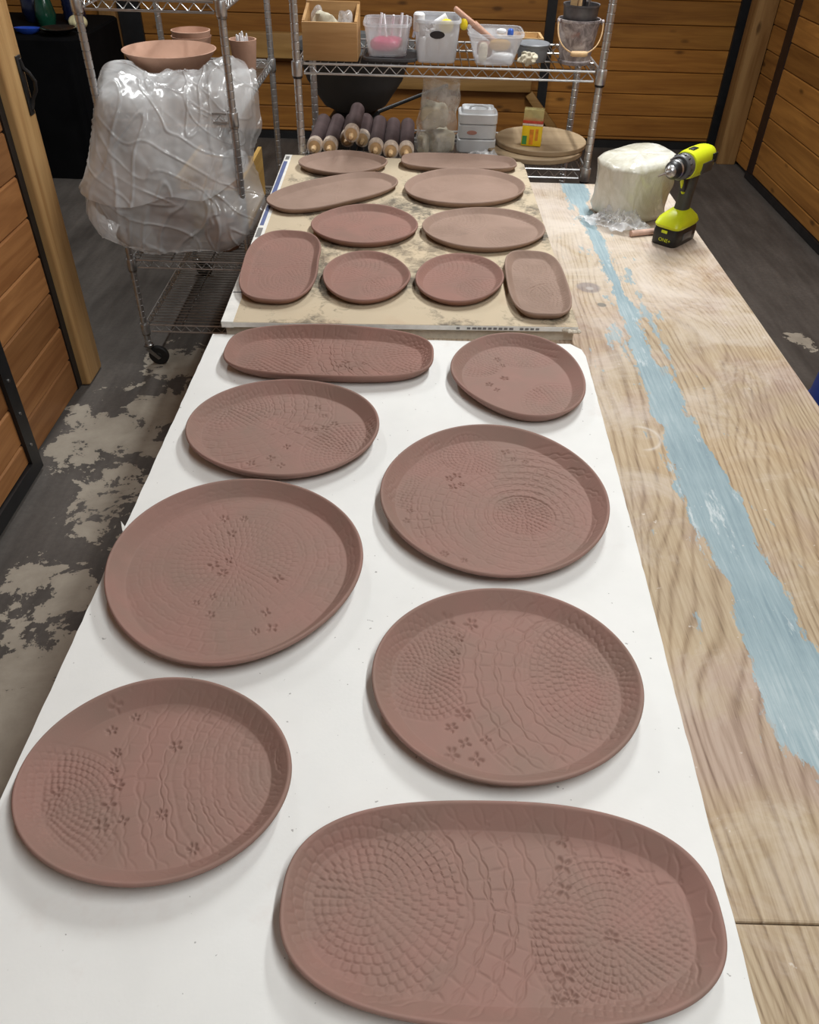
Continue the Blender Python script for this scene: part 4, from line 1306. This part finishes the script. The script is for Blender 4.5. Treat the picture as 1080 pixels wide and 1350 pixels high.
# plastic sheet draped over the front of the rack
ctrl = [  # rows from the back of the shelf to the bottom hem; each is left to right
    [(-1.075, 3.12, 1.000), (-1.02, 3.10, 1.020), (-.93, 3.06, 1.010), (-.84, 3.05, 1.015), (-.75, 3.06, 1.02), (-.66, 3.08, 1.045), (-.585, 3.10, 1.035)],
    [(-1.095, 3.00, 1.000), (-1.03, 2.96, 1.035), (-.93, 2.95, 1.015), (-.84, 2.95, 1.02), (-.75, 2.96, 1.03), (-.66, 2.98, 1.06), (-.560, 3.02, 1.03)],
    [(-1.100, 2.94, .930), (-1.04, 2.83, .985), (-.93, 2.82, .985), (-.84, 2.835, .985), (-.75, 2.85, .985), (-.66, 2.885, 1.0), (-.545, 2.98, .96)],
    [(-1.110, 2.94, .840), (-1.06, 2.79, .890), (-.94, 2.765, .900), (-.84, 2.79, .905), (-.74, 2.82, .905), (-.65, 2.875, .905), (-.545, 2.97, .87)],
    [(-1.130, 2.93, .760), (-1.09, 2.77, .790), (-.96, 2.735, .800), (-.84, 2.765, .805), (-.74, 2.80, .805), (-.645, 2.865, .81), (-.575, 2.96, .80)],
    [(-1.155, 2.92, .690), (-1.13, 2.76, .700), (-.98, 2.715, .700), (-.85, 2.755, .700), (-.74, 2.785, .705), (-.63, 2.845, .72), (-.570, 2.94, .735)],
    [(-1.165, 2.90, .610), (-1.15, 2.755, .600), (-1.00, 2.715, .590), (-.86, 2.75, .590), (-.74, 2.775, .600), (-.62, 2.80, .63), (-.545, 2.88, .67)],
    [(-1.130, 2.90, .540), (-1.11, 2.775, .520), (-.99, 2.75, .490), (-.87, 2.77, .475), (-.74, 2.785, .490), (-.62, 2.79, .54), (-.53, 2.84, .60)],
    [(-1.100, 2.92, .520), (-1.075, 2.80, .500), (-.97, 2.79, .470), (-.87, 2.80, .462), (-.74, 2.80, .475), (-.63, 2.80, .51), (-.545, 2.84, .575)],
]
C = np.array(ctrl)
C[7:, :, 2] += .028
C[6, :, 2] += .015


def cr_interp(A, m):
    n = len(A)
    out = []
    for i in range(n - 1):
        p0, p1, p2, p3 = A[max(i - 1, 0)], A[i], A[i + 1], A[min(i + 2, n - 1)]
        for k in range(m):
            t = k / m
            out.append(.5 * ((2 * p1) + (-p0 + p2) * t + (2 * p0 - 5 * p1 + 4 * p2 - p3) * t * t + (-p0 + 3 * p1 - 3 * p2 + p3) * t ** 3))
    out.append(A[-1])
    return np.array(out)




def film(rows_, seed, off, broad, fine):
    """a thin film through the control rows: broad folds plus narrow sharp creases"""
    g = cr_interp(cr_interp(rows_, 28).transpose(1, 0, 2), 36).transpose(1, 0, 2)
    nv_, nu_ = g.shape[:2]
    nn = np.cross(np.gradient(g, axis=1), np.gradient(g, axis=0))
    nn /= np.linalg.norm(nn, axis=2, keepdims=True) + 1e-9
    if nn[nv_ // 2, nu_ // 2, 1] > 0:
        nn = -nn
    dp = np.zeros((nv_, nu_))
    sd = Vector((seed * 3.7, seed * 1.9, seed * 5.3))
    for i in range(nv_):
        for j in range(nu_):
            p = Vector(g[i, j]) + sd
            w = Vector((mnoise.noise(p * 4), mnoise.noise(p * 4 + Vector((9, 3, 1))), mnoise.noise(p * 4 + Vector((2, 8, 4)))))
            q = Vector((p.x * 7 + p.z * 2, p.y * 3, p.z * 2.2)) + w * .9
            a_ = mnoise.noise(q)
            b_ = mnoise.noise(Vector((p.x * 13 - p.z * 4, p.y * 5, p.z * 2.6)) + w * .8)
            c_ = mnoise.noise(Vector((p.x * 9 + p.z * 12, p.y * 6, p.z * 5)) + w * 1.0 + Vector((7, 7, 7)))
            d_ = mnoise.noise(p * 19 + w * 2)
            e_ = mnoise.noise(p * 46 + w * 3)
            dp[i, j] = broad * a_ + fine * (math.exp(-(b_ / .045) ** 2) + .7 * math.exp(-(c_ / .035) ** 2) + .9 * d_ + .28 * e_)
    g = g + nn * (dp + off)[..., None]
    return MB().add(g.reshape(-1, 3).tolist(), [(i * nu_ + j, i * nu_ + j + 1, (i + 1) * nu_ + j + 1, (i + 1) * nu_ + j) for i in range(nv_ - 1) for j in range(nu_ - 1)])


t = thing('plastic_sheet', 'crinkled clear plastic sheet draped over the front of the wire rack', 'plastic sheet', (0, 0, 0))
film(C, 0, 0.0, .026, .0050).build('sheet', 'plastic_sheet', t, True, angle=180)
flap = C[:6].copy()
flap[5, :, 2] += np.array([.03, .0, -.02, .01, -.015, .02, .03])
flap[:, 0, 0] += .03
flap[:, -1, 0] -= .03
film(flap, 3, .016, .022, .0050).build('folded_flap', 'plastic_sheet', t, True, angle=180)

# ------------------------------------------------------------------ black table with pots beyond the post
M['black_cloth'] = plain('black_cloth', (.004, .004, .0045), .95, 0, .3, 8, spec=.08)
t = thing('draped_table', 'low table covered to the floor with black cloth beyond the square post', 'table', (-2.62, 5.5, 0))
loops = []
for i, z in enumerate((.0, .2, .4, .6, .72, .752, .762)):
    g = .012 * (1 - z / .8)
    base = sq_loop(.68 - (.01 if z > .76 else 0), .42 - (.01 if z > .76 else 0), 14, z, k=120)
    loops.append([(x * (1 + g * math.sin(k * .9)), y * (1 + g * 1.6 * math.sin(k * .9 + .4)), zz) for k, (x, y, zz) in enumerate(base)])
MB().loft(loops).build('black_cloth', 'black_cloth', t)
M['cobalt'] = plain('cobalt', S(44, 78, 176), .2, 0, .2)
M['dark_glass'] = plain('dark_glass', S(26, 28, 30), .08, 0, .2, 8, spec=.8)
M['cream'] = plain('cream', S(222, 212, 168), .4, 0, .1, 20)
M['green_glaze'] = plain('green_glaze', S(22, 64, 48), .2, 0, .25)
M['navy'] = plain('navy', S(22, 28, 56), .25, 0, .2)
M['pale_cord'] = plain('pale_cord', S(150, 170, 170), .4)
LT = .7635
tag(MB().loft([sq_loop(.040, .022, 2.2, 0), sq_loop(.068, .036, 2.2, .014), sq_loop(.078, .042, 2.2, .030), sq_loop(.074, .038, 2.2, .030), sq_loop(.06, .030, 2.2, .016), sq_loop(.03, .016, 2.2, .008)]).build('blue_dish', 'cobalt', None, True, (-2.255, 5.21, LT)),
    'glossy cobalt blue boat-shaped dish on the black cloth', 'dish')
tag(MB().lathe([(0, 0), (.04, 0), (.045, .006), (.08, .022), (.10, .036), (.097, .037), (.07, .024), (0, .012)], 40).build('dark_dish', 'dark_glass', None, True, (-2.075, 5.20, LT)), 'shiny black shallow bowl on the black cloth', 'dish')
t = thing('white_pumpkin', 'small cream ceramic pumpkin on the black cloth', 'pumpkin', (-2.02, 5.38, LT))
loops = []
for i in range(1, 14):
    f = -PI / 2 + PI * i / 14
    loops.append([((.052 * math.cos(f) * (1 + .06 * abs(math.cos(4 * a)))) * math.cos(a), (.052 * math.cos(f) * (1 + .06 * abs(math.cos(4 * a)))) * math.sin(a), .038 + .038 * math.sin(f)) for a in [2 * PI * j / 48 for j in range(48)]])
MB().loft(loops).build('body', 'cream', t)
MB().tube([(0, 0, .072), (.002, 0, .084), (.007, 0, .092)], [.008, .006, .006], 8).build('stem', 'green_glaze', t)
for nm, mt, x, y, prof, lab in (('blue_jar', 'navy', -2.36, 5.62, [(0, 0), (.06, 0), (.075, .05), (.07, .13), (.045, .16), (.05, .19), (.043, .19), (.038, .16), (0, .15)], 'dark blue glazed jar on the black cloth'),
                                ('green_vase', 'green_glaze', -2.235, 5.46, [(0, 0), (.045, 0), (.06, .06), (.045, .13), (.03, .17), (.04, .2), (.033, .2), (.025, .17), (0, .15)], 'green glazed vase next to the dark blue jar'),
                                ('ribbed_jar', 'navy', -2.12, 5.62, [(0, 0), (.05, 0)] + [(.062 + .004 * (k % 2), .01 + .012 * k) for k in range(12)] + [(.045, .17), (.04, .17), (0, .15)], 'ribbed dark blue jar behind the cream pumpkin')):
    tag(MB().lathe(prof, 36).build(nm, mt, None, True, (x, y, LT)), lab, 'vase' if 'vase' in nm else 'jar')
for x, y, r, lab in ((-2.33, 5.74, .075, 'pale ring of cord hung above the dark blue jar'), (-2.15, 5.85, .07, 'pale ring of cord hung above the ribbed jar')):
    t = thing('hanging_hoop', lab, 'hoop', (x, y, LT + .25))
    MB().tube([(r * math.cos(2 * PI * k / 32), 0, r * math.sin(2 * PI * k / 32)) for k in range(32)], .005, 8, closed=True).build('ring', 'pale_cord', t)
    MB().tube([(0, 0, r), (0, 0, 1.75)], .0015, 5).build('string', 'pale_cord', t)

# ------------------------------------------------------------------ on the plywood: clay bag, drill, dowel
M['clay_bag'] = plain('clay_bag', S(206, 202, 186), .32, 0, .10, 14, .0)


def bagmat():
    n = NT('clay_in_bag')
    v = n.coord()
    a = n.noise(n.map(v, (10, 10, 5), (0, 0, 0), (.5, .4, .2)), 1.4, 5, .6, 1.4)
    c = n.ramp(a, [(.35, S(202, 198, 180)), (.55, S(220, 217, 205)), (.72, S(234, 233, 226))])
    n.set(Base_Color=c, Roughness=.26, Specular_IOR_Level=.55, Coat_Weight=.3, Coat_Roughness=.12)
    n.bump(n.noise(n.map(v, (12, 12, 5), (0, 0, 0), (.6, .3, .2)), 2.0, 4, .6, 1.5), .5, .006)
    return n.mat


M['clay_in_bag'] = bagmat()
t = thing('clay_bag', 'block of white clay in a clear plastic bag on the plywood', 'clay', (.657, 2.470, TZ + .0006), math.radians(22))
loops = []
nz = 30
for i in range(nz + 1):
    f = i / nz
    z = .180 * f
    e = (.94 + .12 * f) * (1 - .16 * (1 - min(1, f / .10)) ** 2 - .20 * max(0, (f - .86) / .14) ** 2.2)
    lp = []
    for k, (x, y, _z) in enumerate(sq_loop(.102 * e, .094 * e, 4.2 - 1.2 * f, z, k=96)):
        p = Vector((x, y, z))
        q = Vector((p.x * 16 + p.z * 9, p.y * 16, p.z * 6))
        d = 1 + .07 * ((1 - abs(mnoise.noise(q))) ** 3 - .5) + .04 * mnoise.noise(p * 9) + .012 * mnoise.noise(p * 45)
        lp.append((x * d, y * d, z + .010 * (x / .1) * f + .004 * mnoise.noise(p * 20) * f))
    loops.append(lp)
for e2 in (.6, .3, .08):
    b_ = loops[nz]
    cx_ = sum(p[0] for p in b_) / len(b_)
    cy_ = sum(p[1] for p in b_) / len(b_)
    cz_ = sum(p[2] for p in b_) / len(b_)
    loops.append([(cx_ + (p[0] - cx_) * e2, cy_ + (p[1] - cy_) * e2, p[2] * e2 + cz_ * (1 - e2) + .004 * (1 - e2) + .003 * mnoise.noise(Vector(p) * 40)) for p in b_])
MB().loft(loops).build('wrapped_block', 'clay_in_bag', t, True, angle=70)
# loose gathered end of the bag
m = MB()
G1, G2 = 34, 40
vs = []
for i in range(G1 + 1):
    for j in range(G2 + 1):
        u, v = i / G1, j / G2 - .5
        rr = .02 + .115 * u
        a = math.radians(222) + v * 2.3
        p = Vector((u * 5, v * 7, 1.7))
        cr = abs(mnoise.noise(p * 1.1)) * .05 + abs(mnoise.noise(p * 2.7)) * .022 + .012 * abs(math.sin(v * 26 + 3 * mnoise.noise(p)))
        z = .003 + (.055 * (1 - u) ** 1.4 + cr) * (1 - .55 * u) * (1 - (2 * abs(v)) ** 4 * .8)
        vs.append((-.035 + rr * math.cos(a) + .012 * mnoise.noise(p * 1.5), -.030 + rr * math.sin(a) + .012 * mnoise.noise(p * 1.7), z))
fs = [(i * (G2 + 1) + j, (i + 1) * (G2 + 1) + j, (i + 1) * (G2 + 1) + j + 1, i * (G2 + 1) + j + 1) for i in range(G1) for j in range(G2)]
m.add(vs, fs)
m.build('bag_end', 'tail_plastic', t, True, angle=180)
M['pink_wood'] = plain('pink_wood', S(212, 176, 160), .6, 0, .1, 40)
_p0, _p1 = Vector((.632, 2.288, TZ + .0092)), Vector((.705, 2.312, TZ + .0092))
tag(MB().tube([(0, 0, 0), tuple(_p1 - _p0)], .0088, 14).build('wooden_dowel', 'pink_wood', None, True, tuple(_p0)), 'short pinkish wooden dowel lying between clay bag and drill', 'dowel')

M['lime'] = plain('lime', S(210, 221, 34), .36, 0, .05, 30)
M['drill_grey'] = plain('drill_grey', S(66, 66, 60), .55, 0, .1, 60, .2, 300)
M['drill_dark'] = plain('drill_dark', S(30, 30, 31), .42, 0, .1)
M['clutch'] = plain('clutch', S(88, 88, 90), .4, 0, .15, 30)
dr = thing('cordless_drill', 'lime green and black cordless drill standing on its battery', 'drill', (.752, 2.272, TZ + .0005), math.radians(180 + 47))
# battery
bt = MB().loft([sq_loop(.062, .038, 6, 0), sq_loop(.064, .040, 6, .004), sq_loop(.064, .040, 6, .036), sq_loop(.061, .038, 6, .048)]).build('battery', 'drill_dark', dr)
for s in (-1, 1):
    MB().rbox((.0, s * .0402, .024), (.05, .003, .020), .001).build('latch_button', 'clutch', bt)
MB().rbox((.0642, 0, .040), (.003, .018, .008), .001).build('latch_tab', 'lime', bt)


def text_part(body, size, mat, parent, mtx):
    cu = bpy.data.curves.new('lettering', 'FONT')
    cu.body = body
    cu.size = size
    cu.extrude = .0004
    cu.align_x = 'CENTER'
    cu.align_y = 'CENTER'
    tmp = bpy.data.objects.new('tmp_text', cu)
    COL.objects.link(tmp)
    dg = bpy.context.evaluated_depsgraph_get()
    me = bpy.data.meshes.new_from_object(tmp.evaluated_get(dg))
    bpy.data.objects.remove(tmp)
    me.materials.clear()
    me.materials.append(M[mat])
    o = bpy.data.objects.new('lettering', me)
    COL.objects.link(o)
    o.parent = parent
    o.matrix_local = mtx
    return o


# lettering on the battery front (faces +x of the drill)
mt_ = Matrix.Translation((.0648, .006, .017)) @ Matrix(((0, 0, 1, 0), (1, 0, 0, 0), (0, 1, 0, 0), (0, 0, 0, 1)))
text_part('ONE+', .014, 'lime', bt, mt_)
# lime foot
MB().loft([sq_loop(.062, .040, 5, .0485), sq_loop(.066, .043, 5, .056), sq_loop(.058, .040, 4, .070), sq_loop(.036, .028, 3, .084, -.008), sq_loop(.024, .021, 2.6, .090, -.010)]).build('foot', 'lime', dr, angle=50)
MB().rbox((.044, 0, .070), (.020, .034, .004), .001, 2, Matrix.Rotation(math.radians(32), 3, 'Y')).build('foot_badge', 'drill_dark', dr)
# handle
hl = []
for z, x, a, b, n_ in ((.086, -.010, .024, .020, 2.6), (.105, -.012, .022, .0185, 2.6), (.13, -.015, .0225, .0185, 2.6), (.155, -.018, .024, .019, 2.6), (.175, -.018, .026, .020, 2.6), (.19, -.016, .03, .022, 2.8)):
    hl.append(sq_loop(a, b, n_, z, x))
MB().loft(hl).build('grip', 'drill_grey', dr, angle=60)
MB().loft([sq_loop(.006, .009, 3, .142, .014), sq_loop(.010, .010, 3, .155, .015), sq_loop(.012, .010, 3, .172, .016), sq_loop(.010, .010, 3, .182, .014)]).build('trigger', 'drill_dark', dr, angle=60)
MB().tube([(-.002, 0, .135), (.006, 0, .137), (.012, 0, .142), (.021, 0, .155), (.028, 0, .170), (.034, 0, .184)], [.006, .006, .0045, .0045, .005, .006], 10).build('trigger_guard', 'lime', dr)
# motor housing along x
hs = []
for x, ry, rz, zc, n_ in ((-.088, .012, .014, .216, 2.4), (-.086, .024, .026, .216, 2.6), (-.080, .030, .032, .216, 2.6), (-.06, .0335, .036, .215, 2.6), (-.02, .035, .038, .214, 2.5), (.02, .035, .037, .214, 2.4), (.036, .034, .035, .214, 2.2), (.038, .030, .031, .214, 2.2)):
    hs.append([(x, q[0], zc + q[1]) for q in sq_loop(ry, rz, n_, 0)])
MB().loft(hs).build('motor_housing', 'lime', dr, angle=50)
for s in (-1, 1):
    MB().rbox((-.030, s * .0345, .205), (.060, .004, .028), .0015).build('side_panel', 'drill_grey', dr)
    for k in range(4):
        MB().rbox((-.076 + .007 * k, s * .0335, .222), (.003, .004, .026), .001).build('vent_slot', 'drill_dark', dr)
MB().rbox((.005, 0, .2515), (.030, .016, .004), .0015).build('speed_switch', 'drill_dark', dr)
cl = MB()
cl.lathe([(.030, .0385), (.0335, .040), (.034, .050), (.0325, .052), (.0325, .054), (.0335, .056), (.0325, .066), (.029, .070), (0, .070)], 36, (0, 0, .214), 'x')
cl = cl.build('clutch_ring', 'clutch', dr)
for k in range(14):
    a = 2 * PI * k / 14
    MB().rbox((.0605, .0335 * math.cos(a), .214 + .0335 * math.sin(a)), (.009, .003, .003), .0008, 1, Matrix.Rotation(a, 3, 'X')).build('ridge', 'drill_dark', cl)
ck = MB().lathe([(.020, .0705), (.0245, .071), (.025, .074), (.025, .080), (.0235, .082), (.0235, .100), (.020, .106), (.015, .112), (.0105, .115), (0, .115)], 32, (0, 0, .214), 'x').build('chuck', 'drill_dark', dr)
MB().lathe([(.0238, .083), (.0246, .085), (.0246, .090), (.0238, .092)], 32, (0, 0, .214), 'x').build('chuck_sleeve', 'chrome', ck)
MB().lathe([(.0165, .1095), (.0155, .112), (.0115, .1165), (.009, .119), (0, .119)], 24, (0, 0, .214), 'x').build('jaws', 'chrome', ck)
MB().tube([(.115, 0, .214), (.14, 0, .214), (.1401, 0, .214), (.172, 0, .214)], [.0045, .0045, .0024, .0022], 10).build('drill_bit', 'chrome', dr)

# ------------------------------------------------------------------ blue drum at the right of the table
M['drum_blue'] = plain('drum_blue', S(24, 62, 150), .35, 0, .1)
t = thing('blue_drum', 'blue plastic drum on the floor beside the plywood table', 'drum', (1.55, 2.14, 0))
MB().lathe([(0, 0), (.235, 0), (.25, .012), (.255, .05), (.262, .20), (.262, .26), (.255, .40), (.25, .50), (.24, .515), (.225, .518), (0, .512)], 48).build('body', 'drum_blue', t)
for z in (.19, .27, .49):
    MB().tube([(.262 * math.cos(2 * PI * k / 48), .262 * math.sin(2 * PI * k / 48), z) for k in range(48)], .007, 8, closed=True).build('hoop', 'drum_blue', t)
